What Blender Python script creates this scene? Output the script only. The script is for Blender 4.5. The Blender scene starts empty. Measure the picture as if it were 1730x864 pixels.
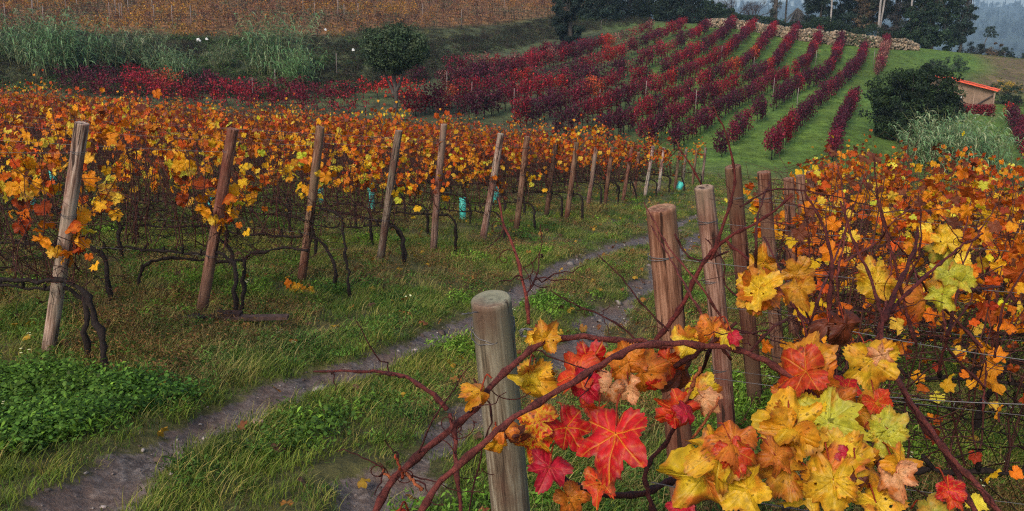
import bpy, math, random
import numpy as np
from math import radians, sin, cos, pi
rng = np.random.default_rng(7)
random.seed(7)
SC = bpy.context.scene
COL = SC.collection

# ------------------------------------------------------------------ camera, sky, sun, exposure
F = 1500.0
PITCH = radians(13.93)
cam_d = bpy.data.cameras.new('camera')
cam = bpy.data.objects.new('camera', cam_d)
COL.objects.link(cam)
cam.location = (0, 0, 0)
cam.rotation_euler = (radians(90) - PITCH, 0, 0)
cam_d.sensor_width = 36.0
cam_d.lens = 36.0 * F / 1730.0
cam_d.clip_start = 0.05
cam_d.clip_end = 20000
SC.camera = cam

world = bpy.data.worlds.new('World')
SC.world = world
world.use_nodes = True
wn = world.node_tree.nodes
wl = world.node_tree.links
bg = wn['Background']
sky = wn.new('ShaderNodeTexSky')
sky.sky_type = 'NISHITA'
sky.sun_disc = False
SUN_EL, SUN_AZ = radians(38), radians(-150)      # azimuth clockwise from +Y (the view direction)
sky.sun_elevation = SUN_EL
sky.sun_rotation = SUN_AZ
sky.altitude = 100
sky.air_density = 1.0
sky.dust_density = 3.0
wl.new(sky.outputs[0], bg.inputs[0])
bg.inputs[1].default_value = 0.12
sl = bpy.data.lights.new('sun', 'SUN')
sl.energy = 1.5
sl.angle = radians(14)
sl.color = (1.0, 0.90, 0.78)
so = bpy.data.objects.new('sun', sl)
COL.objects.link(so)
so.rotation_euler = (radians(90) - SUN_EL, 0, pi - SUN_AZ)
SC.view_settings.view_transform = 'Standard'
SC.view_settings.look = 'None'
SC.view_settings.exposure = 0.55
SC.view_settings.gamma = 1.0
SC.cycles.max_bounces = 6
SC.cycles.diffuse_bounces = 2
SC.cycles.transmission_bounces = 3
SC.cycles.glossy_bounces = 2
SC.cycles.volume_bounces = 2
SC.cycles.use_denoising = False
SC.cycles.pixel_filter_type = 'BLACKMAN_HARRIS'
SC.cycles.filter_width = 1.2

# ------------------------------------------------------------------ view rays and the lie of the land
def ray(u, v):
    a = (u - 865) / F
    b = (432 - v) / F
    return np.array([a, cos(PITCH) + b * sin(PITCH), -sin(PITCH) + b * cos(PITCH)])

SX, SY, H0 = -0.07, -0.0986, 1.65
TT = np.array([-1.1, -.55, -.2, .04, .18, .30, .42, .50, .60, 1.1])
YY = np.array([30, 40, 50, 60, 70, 80, 100, 110, 130, 160, 220, 400, 700, 1200, 2500, 5000.])
TAB = {
 -1.1: [-2.3, -2.8, -2.9, -1.8, 0.6, 1.6, 4, 5, 7, 11, 18, 34, 45, 50, 60, 60],
 -.55: [-3.45, -3.8, -3.9, -2.8, 0.0, 0.9, 3, 4, 6, 10, 17, 32, 40, 40, 50, 50],
 -.2: [-4.2, -4.9, -4.7, -3.8, -1.2, 0.4, 3, 4, 6, 10, 17, 30, 36, 36, 50, 50],
 .04: [-4.69, -5.3, -4.9, -4.2, -3.4, -2.5, -1.0, 1.4, 4, 8, 14, 16, 0, 0, 50, 50],
 .18: [-4.99, -5.7, -5.5, -4.6, -3.6, -2.4, .3, 1.3, 1.8, 1.0, -4, -32, -55, -50, 70, 60],
 .30: [-5.24, -6.0, -5.4, -4.7, -3.9, -2.9, -.8, .9, .9, -2, -12, -45, -62, -45, 80, 60],
 .42: [-5.49, -6.3, -5.6, -5.0, -4.3, -3.5, -1.9, -1.1, -1.5, -4, -15, -48, -62, -45, 80, 60],
 .50: [-5.66, -6.8, -7.0, -6.3, -5.4, -4.6, -2.9, -1.9, -2.8, -8, -18, -50, -62, -45, 80, 60],
 .60: [-5.87, -7.0, -7.6, -7.0, -6.0, -5.0, -3.6, -2.9, -5, -12, -22, -52, -62, -45, 76, 60],
 1.1: [-6.9, -8.0, -8.4, -8, -7, -6.4, -6, -6, -9, -15, -25, -52, -62, -45, 70, 60]}
TD = np.linspace(-1.1, 1.1, 221)
LY = np.linspace(math.log(30), math.log(5000), 420)
_rows = np.array([np.interp(LY, np.log(YY), TAB[round(float(t), 2)]) for t in TT])
GRID = np.array([[np.interp(t, TT, _rows[:, j]) for j in range(len(LY))] for t in TD])
def _smooth(A, k, ax):
    w = np.exp(-0.5 * (np.arange(-3 * k, 3 * k + 1) / k) ** 2); w /= w.sum()
    P = np.pad(A, [(3 * k, 3 * k) if i == ax else (0, 0) for i in (0, 1)], mode='edge')
    out = np.zeros_like(A)
    n = A.shape[ax]
    for i, wi in enumerate(w):
        out += wi * (P[i:i + n] if ax == 0 else P[:, i:i + n])
    return out
GRID = _smooth(_smooth(GRID, 4, 0), 4, 1)

def vnoise(x, y, s, seed=0):
    """smooth value noise in [-1, 1] on world x, y"""
    x = np.asarray(x, float) / s + 1000.5 + seed * 17.3; y = np.asarray(y, float) / s + 1000.5 + seed * 7.7
    xi = np.floor(x).astype(np.int64); yi = np.floor(y).astype(np.int64)
    fx = x - xi; fy = y - yi
    fx = fx * fx * (3 - 2 * fx); fy = fy * fy * (3 - 2 * fy)
    def h(a, b):
        n = (a * 374761393 + b * 668265263 + seed * 144665) & 0x7fffffff
        n = ((n ^ (n >> 13)) * 1274126177) & 0x7fffffff
        return ((n ^ (n >> 16)) & 0xffff) / 32767.5 - 1
    return (h(xi, yi) * (1 - fx) + h(xi + 1, yi) * fx) * (1 - fy) + (h(xi, yi + 1) * (1 - fx) + h(xi + 1, yi + 1) * fx) * fy

def plane(x, y):
    return -H0 + SX * np.clip(x, -40, 40) + SY * np.clip(y, -30, 60)

def G0(x, y):
    x = np.asarray(x, float); y = np.asarray(y, float)
    p = plane(x, y)
    yy = np.maximum(y, 1.0)
    t = np.clip(x / yy, -1.099, 1.099)
    ly = np.log(np.clip(y, 30.001, 4990))
    fi = (t + 1.1) / 2.2 * 220; fj = (ly - LY[0]) / (LY[-1] - LY[0]) * 419
    i = np.clip(np.floor(fi).astype(int), 0, 219); j = np.clip(np.floor(fj).astype(int), 0, 418)
    a = fi - i; b = fj - j
    z = GRID[i, j] * (1 - a) * (1 - b) + GRID[i + 1, j] * a * (1 - b) + GRID[i, j + 1] * (1 - a) * b + GRID[i + 1, j + 1] * a * b
    w = np.clip((y - 27) / 10, 0, 1); w = w * w * (3 - 2 * w)
    return p * (1 - w) + z * w

def cast(u, v, off=0.0, far=4000):
    """where the view ray through photo pixel (u, v) meets the ground raised by off"""
    d = ray(u, v); t = 1.0; prev = 1.0
    while t < far:
        p = d * t
        if p[2] < float(G0(p[0], p[1])) + off:
            lo, hi = prev, t
            for _ in range(30):
                m = (lo + hi) / 2; q = d * m
                if q[2] < float(G0(q[0], q[1])) + off: hi = m
                else: lo = m
            return d * hi
        prev = t; t *= 1.01
    return d * 100

def at(u, v, d):
    return ray(u, v) * d

RUT_L = np.array([cast(u, v)[:2] for u, v in [(-150, 1040), (115, 864), (235, 785), (300, 742), (410, 690), (560, 630), (700, 580), (790, 543), (870, 497), (960, 452), (1030, 422), (1085, 402), (1180, 362)]])
RUT_R = np.array([cast(u, v)[:2] for u, v in [(480, 960), (650, 835), (747, 750), (800, 700), (880, 640), (955, 592), (1027, 535), (1090, 480), (1150, 420), (1200, 380)]])
def pdist(x, y, poly):
    best = np.full(np.shape(x), 1e9)
    for (x0, y0), (x1, y1) in zip(poly[:-1], poly[1:]):
        dx, dy = x1 - x0, y1 - y0
        s = np.clip(((x - x0) * dx + (y - y0) * dy) / (dx * dx + dy * dy), 0, 1)
        best = np.minimum(best, np.hypot(x - x0 - s * dx, y - y0 - s * dy))
    return best
def mud(x, y):
    n = vnoise(x, y, .35, 3) * .065 + vnoise(x, y, .12, 4) * .045
    a = np.clip(1.35 - (pdist(x, y, RUT_L) + n) / .17, 0, 1)
    b = np.clip(1.25 - (pdist(x, y, RUT_R) + n * 1.8) / .17, 0, 1) * .9
    return np.maximum(a, b)
def GZ(x, y):
    x = np.asarray(x, float); y = np.asarray(y, float)
    z = G0(x, y)
    near = np.clip(1 - (np.abs(y) - 60) / 60, 0, 1)
    m = mud(x, y) * (np.abs(y) < 60)
    b = vnoise(x, y, 1.6, 1) * .04 + vnoise(x, y, .5, 2) * .018 + vnoise(x, y, .16, 5) * .010
    far = np.clip((np.abs(y) - 140) / 300, 0, 1)
    return z + near * b - .07 * m + near * m * vnoise(x, y, .07, 6) * .016 + far * (vnoise(x, y, 90, 7) * 3 + vnoise(x, y, 30, 8) * 1.2) + np.clip((y - 35) / 20, 0, 1) * vnoise(x, y, 7, 9) * .12
def gz(x, y): return float(GZ(x, y))

# ------------------------------------------------------------------ helpers: meshes, tags
def link(o, parent=None):
    COL.objects.link(o)
    if parent is not None: o.parent = parent
    return o
def tag(o, label=None, cat=None, group=None, kind=None):
    if label: o['label'] = label
    if cat: o['category'] = cat
    if group: o['group'] = group
    if kind: o['kind'] = kind
    return o
def empty(name, loc=(0, 0, 0), rz=0.0):
    o = bpy.data.objects.new(name, None)
    o.empty_display_size = .1
    o.location = loc; o.rotation_euler = (0, 0, rz)
    return link(o)

class MB:
    """collects triangles and quads with a colour per vertex"""
    def __init__(s): s.V = []; s.T = []; s.Q = []; s.C = []; s.n = 0
    def add(s, V, T=None, Q=None, C=(1, 1, 1)):
        V = np.asarray(V, float).reshape(-1, 3)
        s.V.append(V)
        if T is not None and len(T): s.T.append(np.asarray(T).reshape(-1, 3) + s.n)
        if Q is not None and len(Q): s.Q.append(np.asarray(Q).reshape(-1, 4) + s.n)
        C = np.asarray(C, float)
        s.C.append(np.broadcast_to(C, (len(V), 3)) if C.ndim == 1 else C)
        s.n += len(V)
    def mesh(s, name, mat, smooth=True):
        me = bpy.data.meshes.new(name)
        V = np.concatenate(s.V)
        T = np.concatenate(s.T) if s.T else np.zeros((0, 3), int)
        Q = np.concatenate(s.Q) if s.Q else np.zeros((0, 4), int)
        me.vertices.add(len(V)); me.vertices.foreach_set('co', V.astype(np.float32).ravel())
        me.loops.add(T.size + Q.size)
        me.loops.foreach_set('vertex_index', np.concatenate([T.ravel(), Q.ravel()]).astype(np.int32))
        me.polygons.add(len(T) + len(Q))
        me.polygons.foreach_set('loop_start', np.concatenate([np.arange(len(T)) * 3, T.size + np.arange(len(Q)) * 4]).astype(np.int32))
        me.polygons.foreach_set('use_smooth', np.full(len(T) + len(Q), smooth))
        me.update(calc_edges=True)
        C = np.concatenate(s.C)
        at_ = me.color_attributes.new('Col', 'FLOAT_COLOR', 'POINT')
        at_.data.foreach_set('color', np.concatenate([C, np.ones((len(C), 1))], 1).astype(np.float32).ravel())
        me.materials.append(mat)
        return me
    def build(s, name, mat, parent=None, smooth=True, loc=None):
        o = bpy.data.objects.new(name, s.mesh(name, mat, smooth))
        if loc is not None: o.location = loc
        return link(o, parent)

def tube(mb, pts, rad, k=6, col=(1, 1, 1), cap=True):
    P = np.asarray(pts, float); n = len(P)
    R = np.broadcast_to(np.asarray(rad, float), (n,))
    T = np.gradient(P, axis=0); T /= np.linalg.norm(T, axis=1)[:, None] + 1e-9
    u = np.cross(T[0], (0, 0, 1.0)); 
    if np.linalg.norm(u) < .1: u = np.cross(T[0], (1.0, 0, 0))
    u /= np.linalg.norm(u)
    ang = np.arange(k) * 2 * pi / k
    rings = []
    for i in range(n):
        u = u - T[i] * (u @ T[i]); u /= np.linalg.norm(u) + 1e-9
        w = np.cross(T[i], u)
        rings.append(P[i] + R[i] * (np.cos(ang)[:, None] * u + np.sin(ang)[:, None] * w))
    V = np.concatenate(rings)
    i = np.arange(n - 1)[:, None] * k; j = np.arange(k)[None, :]; j2 = (j + 1) % k
    Q = np.stack([i + j, i + j2, i + k + j2, i + k + j], -1).reshape(-1, 4)
    C = np.asarray(col, float)
    if C.ndim == 2: C = np.repeat(C, k, 0)
    Tt = []
    if cap:
        V = np.concatenate([V, P[:1], P[-1:]])
        a, b = n * k, n * k + 1
        Tt = [(a, (q + 1) % k, q) for q in range(k)] + [(b, (n - 1) * k + q, (n - 1) * k + (q + 1) % k) for q in range(k)]
        if C.ndim == 2: C = np.concatenate([C, C[:1], C[-1:]])
    mb.add(V, Tt, Q, C)

def spline(pts, n):
    P = np.asarray(pts, float)
    if len(P) < 3: 
        s = np.linspace(0, 1, n)[:, None]; return P[0] * (1 - s) + P[-1] * s
    E = np.concatenate([[2 * P[0] - P[1]], P, [2 * P[-1] - P[-2]]])
    out = []
    for s in np.linspace(0, len(P) - 1 - 1e-6, n):
        i = int(s); t = s - i
        a, b, c, d = E[i:i + 4]
        out.append(.5 * (2 * b + (c - a) * t + (2 * a - 5 * b + 4 * c - d) * t * t + (3 * b - a - 3 * c + d) * t ** 3))
    return np.array(out)

def box(mb, c, s, col=(1, 1, 1), rz=0, M=None):
    x, y, z = np.array(s) / 2
    V = np.array([[-x, -y, -z], [x, -y, -z], [x, y, -z], [-x, y, -z], [-x, -y, z], [x, -y, z], [x, y, z], [-x, y, z]])
    if M is not None: V = V @ np.asarray(M).T
    if rz: 
        cc, ss = cos(rz), sin(rz); V = V @ np.array([[cc, ss, 0], [-ss, cc, 0], [0, 0, 1]])
    mb.add(V + np.array(c), None, [(0, 3, 2, 1), (4, 5, 6, 7), (0, 1, 5, 4), (1, 2, 6, 5), (2, 3, 7, 6), (3, 0, 4, 7)], col)

def rand_rot(n, tilt=1.0):
    """n random rotation matrices (uniform)"""
    q = rng.normal(size=(n, 4)); q[:, 1:3] *= tilt
    q /= np.linalg.norm(q, axis=1)[:, None]
    w, x, y, z = q.T
    return np.stack([1 - 2 * (y * y + z * z), 2 * (x * y - z * w), 2 * (x * z + y * w), 2 * (x * y + z * w), 1 - 2 * (x * x + z * z), 2 * (y * z - x * w), 2 * (x * z - y * w), 2 * (y * z + x * w), 1 - 2 * (x * x + y * y)], -1).reshape(-1, 3, 3)

def frame_rot(normal, tip):
    """matrix whose columns are x, y (tip direction), z (normal)"""
    N = normal / (np.linalg.norm(normal, axis=-1, keepdims=True) + 1e-9)
    Yd = tip - N * (tip * N).sum(-1, keepdims=True); Yd /= np.linalg.norm(Yd, axis=-1, keepdims=True) + 1e-9
    X = np.cross(Yd, N)
    return np.stack([X, Yd, N], -1)

def scatter(mb, V, T, pos, M, scale, col, vc=None):
    """many copies of one small shape merged into the same mesh (leaves of one crown)"""
    n = len(pos); k = len(V)
    W = np.einsum('nij,kj->nki', M, V) * np.asarray(scale).reshape(-1, 1, 1) + pos[:, None, :]
    TT_ = (np.asarray(T)[None] + (np.arange(n) * k)[:, None, None]).reshape(-1, np.asarray(T).shape[1])
    C = np.repeat(col, k, 0)
    if vc is not None: C = C * np.tile(vc, (n, 1))
    if TT_.shape[1] == 3: mb.add(W.reshape(-1, 3), TT_, None, C)
    else: mb.add(W.reshape(-1, 3), None, TT_, C)

# grape leaf outline, origin at the stalk junction, tip along +y, unit = junction to tip
_PH = np.array([0, 9, 18, 27, 36, 52, 64, 76, 84, 92, 108, 124, 140, 156, 168, 180])
_RR = np.array([1.0, .93, .80, .70, .76, .91, .83, .70, .66, .70, .80, .78, .74, .66, .50, .12])
_PD = np.array([0, 10, 19, 26, 32, 39, 50, 60, 70, 79, 87, 98, 112, 126, 140, 156, 168, 180])
_RDP = np.array([1.02, .98, .92, .80, .62, .76, .93, .94, .86, .70, .64, .76, .82, .80, .76, .68, .52, .14])
def leaf_rd(phi):
    return np.interp(np.abs(np.degrees(phi)), _PD, _RDP)
def leaf_r(phi):
    return np.interp(np.abs(np.degrees(phi)), _PH, _RR)
def leaf_proto(angs, fold=.18, cup=.12, seed=0):
    r_ = np.random.default_rng(seed)
    ph = np.radians(angs)
    r = leaf_r(ph) * (1 + r_.normal(0, .05, len(ph)))
    x, y = r * np.sin(ph), r * np.cos(ph)
    z = np.abs(x) * fold - cup * r * r + r_.normal(0, .07, len(ph))
    V = np.concatenate([[[0, 0, 0]], np.stack([x, y, z], 1)])
    n = len(ph)
    T = [(0, i + 1, (i + 1) % n + 1) for i in range(n)]
    return V, np.array(T)
def leaf_hi(seed, n=44):
    """finer blade for vines close by: toothed edge, two rings, cupped and creased, edge tinted"""
    r_ = np.random.default_rng(seed); ph = np.linspace(-pi, pi, n, endpoint=False)
    ro = leaf_r(ph) * (1 + np.where(np.arange(n) % 2, .05, -.05) + r_.normal(0, .03, n))
    V = [[0, 0, 0]]; c1, c2, c3 = r_.uniform(-.3, .9), r_.uniform(-.5, .5), r_.uniform(0, 6.28)
    Cc = [[1, 1.08, 1.1]]
    for f in (.35, .7, 1.0):
        x, y = ro * f * np.sin(ph), ro * f * np.cos(ph)
        z = -.35 * c1 * (x * x + y * y) + .3 * c2 * np.abs(x) + .13 * np.sin(5 * ph + c3) * f * f + r_.normal(0, .02, n)
        V += list(np.stack([x, y, z], 1)); k = 1 - .25 * f ** 3 * (1 + np.sin(ph * 3 + c3)) * .6
        Cc += list(np.stack([k ** .5, k, k], 1))
    T = [(0, i + 1, (i + 1) % n + 1) for i in range(n)]
    for q in (0, 1):
        a = 1 + q * n
        for i in range(n): j = (i + 1) % n; T += [(a + i, a + n + i, a + n + j), (a + i, a + n + j, a + j)]
    return np.array(V), np.array(T), np.array(Cc)
LEAF_MID = [leaf_proto([0, 16, 28, 40, 54, 66, 80, 94, 112, 135, 160, 180, -160, -135, -112, -94, -80, -66, -54, -40, -28, -16], .25 * s, .35, i) for i, s in enumerate((1, -1, 1.6, .4))]
LEAF_LOW = [leaf_proto([0, 28, 54, 80, 112, 155, -155, -112, -80, -54, -28], .3 * s, .3, i + 9) for i, s in enumerate((1, -1, 1.5))]
LEAF_HI = [leaf_hi(i) for i in range(5)]
LEAF_TINY = (np.array([[0, -.5, 0], [.55, .1, .12], [0, .9, -.1], [-.55, .1, .12]]), np.array([[0, 1, 2, 3]]))

# ------------------------------------------------------------------ materials
def mat_new(name):
    m = bpy.data.materials.new(name); m.use_nodes = True
    nt = m.node_tree; nt.nodes.clear()
    out = nt.nodes.new('ShaderNodeOutputMaterial')
    return m, nt, out
def N(nt, t, **k):
    n = nt.nodes.new(t)
    for a, b in k.items():
        setattr(n, a, b)
    return n
def setin(n, **k):
    for a, b in k.items(): n.inputs[a].default_value = b
def L(nt, a, b): nt.links.new(a, b)
def mixc(nt, f, a, b, mode='MIX'):
    n = nt.nodes.new('ShaderNodeMix'); n.data_type = 'RGBA'; n.blend_type = mode
    for s, v in ((n.inputs[0], f), (n.inputs[6], a), (n.inputs[7], b)):
        if isinstance(v, bpy.types.NodeSocket): nt.links.new(v, s)
        elif isinstance(v, (int, float)): s.default_value = v
        else: s.default_value = (*v, 1)
    return n.outputs[2]
def math_(nt, op, a, b=0.0, clamp=False):
    n = nt.nodes.new('ShaderNodeMath'); n.operation = op; n.use_clamp = clamp
    for s, v in ((n.inputs[0], a), (n.inputs[1], b)):
        if isinstance(v, bpy.types.NodeSocket): nt.links.new(v, s)
        else: s.default_value = v
    return n.outputs[0]
def noise(nt, vec, scale, detail=4, rough=.6):
    n = nt.nodes.new('ShaderNodeTexNoise'); n.inputs['Scale'].default_value = scale
    n.inputs['Detail'].default_value = detail; n.inputs['Roughness'].default_value = rough
    if vec is not None: nt.links.new(vec, n.inputs['Vector'])
    return n.outputs[0]
def ramp(nt, f, stops):
    n = nt.nodes.new('ShaderNodeValToRGB'); nt.links.new(f, n.inputs[0])
    e = n.color_ramp.elements
    while len(e) < len(stops): e.new(.5)
    for x, (p, c) in zip(e, stops):
        x.position = p; x.color = (*c, 1) if len(c) == 3 else c
    return n.outputs[0]

def leafy(name, trans=.35, tint='none', gloss=.25, nscale=0, patch=None, rough=.55):
    """foliage: colour per leaf x tint of the object or of the instance, light passing through"""
    m, nt, out = mat_new(name)
    a = N(nt, 'ShaderNodeAttribute', attribute_name='Col')
    c = a.outputs[0]
    if tint == 'object':
        oi = N(nt, 'ShaderNodeObjectInfo'); c = mixc(nt, 1.0, c, oi.outputs['Color'], 'MULTIPLY')
    if tint == 'inst':
        ia = N(nt, 'ShaderNodeAttribute', attribute_name='tint', attribute_type='INSTANCER'); c = mixc(nt, 1.0, c, ia.outputs[0], 'MULTIPLY')
    tc = N(nt, 'ShaderNodeTexCoord')
    if nscale:
        f = noise(nt, tc.outputs['Object'], nscale, 3, .6)
        f = ramp(nt, f, [(.35, (.62, .62, .62)), (.65, (1.25, 1.25, 1.25))])
        c = mixc(nt, 1.0, c, f, 'MULTIPLY')
    if patch:
        f = noise(nt, tc.outputs['Object'], patch[0], 3, .65)
        f = ramp(nt, f, [(patch[2], (0, 0, 0)), (patch[2] + .08, (1, 1, 1))])
        c = mixc(nt, f, c, patch[1])
    p = N(nt, 'ShaderNodeBsdfPrincipled'); L(nt, c, p.inputs['Base Color'])
    setin(p, Roughness=rough); p.inputs['Specular IOR Level'].default_value = gloss
    if trans > 0:
        t = N(nt, 'ShaderNodeBsdfTranslucent'); L(nt, c, t.inputs[0])
        x = N(nt, 'ShaderNodeMixShader'); x.inputs[0].default_value = trans
        L(nt, p.outputs[0], x.inputs[1]); L(nt, t.outputs[0], x.inputs[2]); L(nt, x.outputs[0], out.inputs[0])
    else: L(nt, p.outputs[0], out.inputs[0])
    return m

def woody(name, base, dark, scale=30, stretch=.12, bump=.4, tint='none', rough=.85, detail=5):
    m, nt, out = mat_new(name)
    tc = N(nt, 'ShaderNodeTexCoord'); mp = N(nt, 'ShaderNodeMapping')
    L(nt, tc.outputs['Object'], mp.inputs[0]); mp.inputs['Scale'].default_value = (1, 1, stretch)
    f = noise(nt, mp.outputs[0], scale, detail, .65)
    c = ramp(nt, f, [(.3, dark), (.7, base)])
    a = N(nt, 'ShaderNodeAttribute', attribute_name='Col')
    c = mixc(nt, 1.0, c, a.outputs[0], 'MULTIPLY')
    if tint == 'object':
        oi = N(nt, 'ShaderNodeObjectInfo'); c = mixc(nt, 1.0, c, oi.outputs['Color'], 'MULTIPLY')
    p = N(nt, 'ShaderNodeBsdfPrincipled'); L(nt, c, p.inputs['Base Color']); setin(p, Roughness=rough)
    p.inputs['Specular IOR Level'].default_value = .25
    b = N(nt, 'ShaderNodeBump'); b.inputs['Strength'].default_value = bump; b.inputs['Distance'].default_value = .01
    L(nt, f, b.inputs['Height']); L(nt, b.outputs[0], p.inputs['Normal']); L(nt, p.outputs[0], out.inputs[0])
    return m

def post_mat(name):
    """weathered round timber: grain, drying cracks, algae streaks, darker stains"""
    m, nt, out = mat_new(name)
    tc = N(nt, 'ShaderNodeTexCoord'); oi = N(nt, 'ShaderNodeObjectInfo')
    off = N(nt, 'ShaderNodeVectorMath', operation='ADD'); L(nt, tc.outputs['Object'], off.inputs[0])
    cv = N(nt, 'ShaderNodeCombineXYZ'); r9 = math_(nt, 'MULTIPLY', oi.outputs['Random'], 37.0)
    for i in range(3): L(nt, r9, cv.inputs[i])
    L(nt, cv.outputs[0], off.inputs[1])
    def mp(s):
        q = N(nt, 'ShaderNodeMapping'); L(nt, off.outputs[0], q.inputs[0]); q.inputs['Scale'].default_value = s; return q.outputs[0]
    grain = noise(nt, mp((1, 1, .05)), 85, 5, .7)
    crack = noise(nt, mp((1, 1, .07)), 26, 3, .6)
    blot = noise(nt, mp((1, 1, .45)), 6.5, 4, .6)
    alg = noise(nt, mp((1, 1, .3)), 3.2, 3, .6)
    c = ramp(nt, grain, [(.36, (.060, .036, .028)), (.48, (.18, .115, .085)), (.62, (.33, .25, .205))])
    c = mixc(nt, ramp(nt, blot, [(.48, (0, 0, 0)), (.62, (.8, .8, .8))]), c, (.12, .05, .038))
    c = mixc(nt, ramp(nt, alg, [(.48, (0, 0, 0)), (.60, (.6, .6, .6))]), c, (.20, .195, .15))
    ck = ramp(nt, crack, [(.36, (1, 1, 1)), (.40, (0, 0, 0))])
    c = mixc(nt, ck, c, (.035, .022, .018))
    a = N(nt, 'ShaderNodeAttribute', attribute_name='Col'); c = mixc(nt, 1.0, c, a.outputs[0], 'MULTIPLY')
    c = mixc(nt, 1.0, c, oi.outputs['Color'], 'MULTIPLY')
    p = N(nt, 'ShaderNodeBsdfPrincipled'); L(nt, c, p.inputs['Base Color']); setin(p, Roughness=.85); p.inputs['Specular IOR Level'].default_value = .2
    h = math_(nt, 'SUBTRACT', grain, math_(nt, 'MULTIPLY', ck, .8))
    b = N(nt, 'ShaderNodeBump'); b.inputs['Strength'].default_value = .7; b.inputs['Distance'].default_value = .004
    L(nt, h, b.inputs['Height']); L(nt, b.outputs[0], p.inputs['Normal']); L(nt, p.outputs[0], out.inputs[0])
    return m

def plain(name, col, rough=.7, spec=.3, metal=0, nscale=0, namp=.25, bump=0, attr=False):
    m, nt, out = mat_new(name)
    p = N(nt, 'ShaderNodeBsdfPrincipled'); setin(p, Roughness=rough, Metallic=metal); p.inputs['Specular IOR Level'].default_value = spec
    tc = N(nt, 'ShaderNodeTexCoord')
    f = noise(nt, tc.outputs['Object'], nscale or 3.0, 5, .6)
    lo = tuple(x * (1 - namp) for x in col); hi = tuple(min(1, x * (1 + namp)) for x in col)
    c = ramp(nt, f, [(.3, lo), (.7, hi)])
    if attr:
        a = N(nt, 'ShaderNodeAttribute', attribute_name='Col'); c = mixc(nt, 1.0, c, a.outputs[0], 'MULTIPLY')
    L(nt, c, p.inputs['Base Color'])
    if bump:
        b = N(nt, 'ShaderNodeBump'); b.inputs['Strength'].default_value = bump; b.inputs['Distance'].default_value = .02
        L(nt, f, b.inputs['Height']); L(nt, b.outputs[0], p.inputs['Normal'])
    L(nt, p.outputs[0], out.inputs[0])
    return m

M_POST = post_mat('weathered_timber')
M_BARK = woody('vine_bark', (.036, .023, .019), (.008, .006, .006), 70, .35, 1.0)
M_CANE = woody('vine_cane', (.125, .045, .033), (.045, .016, .014), 40, .3, .3, rough=.6)
M_TREEBARK = woody('tree_bark', (.12, .10, .085), (.04, .033, .03), 6, .2, .6)
M_PALEBARK = woody('pale_bark', (.42, .38, .36), (.20, .17, .16), 4, .15, .3)
M_VLEAF = leafy('autumn_vine_leaf', .38, 'object', .3, 0, None)
M_RLEAF = leafy('red_vine_leaf', .30, 'object', .25)
M_GRASS = leafy('grass_blade', .30, 'inst', .2)
M_TREELEAF = leafy('tree_leaf', .22, 'none', .2)
M_REED = leafy('reed_leaf', .25, 'object', .25)
M_WIRE = plain('galvanised_wire', (.16, .15, .15), .5, .4, .5)
# ------------------------------------------------------------------ ground: one sheet out past the far ridge
def ground_zone(x, y):
    """albedo by place: grass slopes, dry hillside, bank earth, misty valley woods"""
    d = np.hypot(x, y); t = x / np.maximum(y, 1)
    n1 = vnoise(x, y, 2.3, 11) * .5 + .5; n2 = vnoise(x, y, .7, 12) * .5 + .5; n3 = vnoise(x, y, 9, 13) * .5 + .5
    n4 = vnoise(x, y, .22, 14) * .5 + .5
    def C(*c): return np.array(c)[None, None, :]
    g = C(.085, .085, .030) * (.6 + .8 * n2[..., None]) + C(.035, .024, .012) * n1[..., None]
    hill = C(.085, .170, .028) * (.7 + .5 * n3[..., None]) + C(.030, .022, .004) * n1[..., None]
    hill = hill * (.8 + .4 * n2[..., None]) * (.85 + .3 * n4[..., None])
    w = np.clip((y - 34) / 8, 0, 1)[..., None]
    c = g * (1 - w) + hill * w
    dull = C(.085, .088, .055) * (.7 + .5 * n2[..., None])
    w = (np.clip((.20 - t) / .12, 0, 1) * np.clip((y - 36) / 8, 0, 1))[..., None] * (.55 + .45 * n1[..., None])
    c = c * (1 - w) + dull * w
    bank_y = np.interp(t, [-1.1, -.55, -.2, .04, .14], [58, 58, 62, 100, 116])
    bank = C(.060, .068, .034) * (.4 + 1.1 * n1[..., None]) + C(.02, .03, .005) * n3[..., None]
    w = (np.clip((y - bank_y) / 3, 0, 1) * (t < .2))[..., None]
    c = c * (1 - w) + bank * w
    brown = C(.24, .115, .05) * (.6 + .7 * n2[..., None])
    w = (np.clip((y - bank_y - 14) / 4, 0, 1) * (t < .12))[..., None]
    c = c * (1 - w) + brown * w
    dry = C(.19, .135, .075) * (.45 + .8 * n1[..., None]) * (.7 + .5 * n4[..., None])
    w = (np.clip((t - .50 - .03 * (n3 - .5)) / .03, 0, 1) * np.clip((y - 72) / 8, 0, 1))[..., None]
    c = c * (1 - w) + dry * w
    wood = C(.035, .05, .03) * (.6 + .8 * vnoise(x, y, 60, 15)[..., None] * .5 + .3)
    w = np.clip((d - 150) / 60, 0, 1)[..., None]
    c = c * (1 - w) + wood * w
    return c

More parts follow.
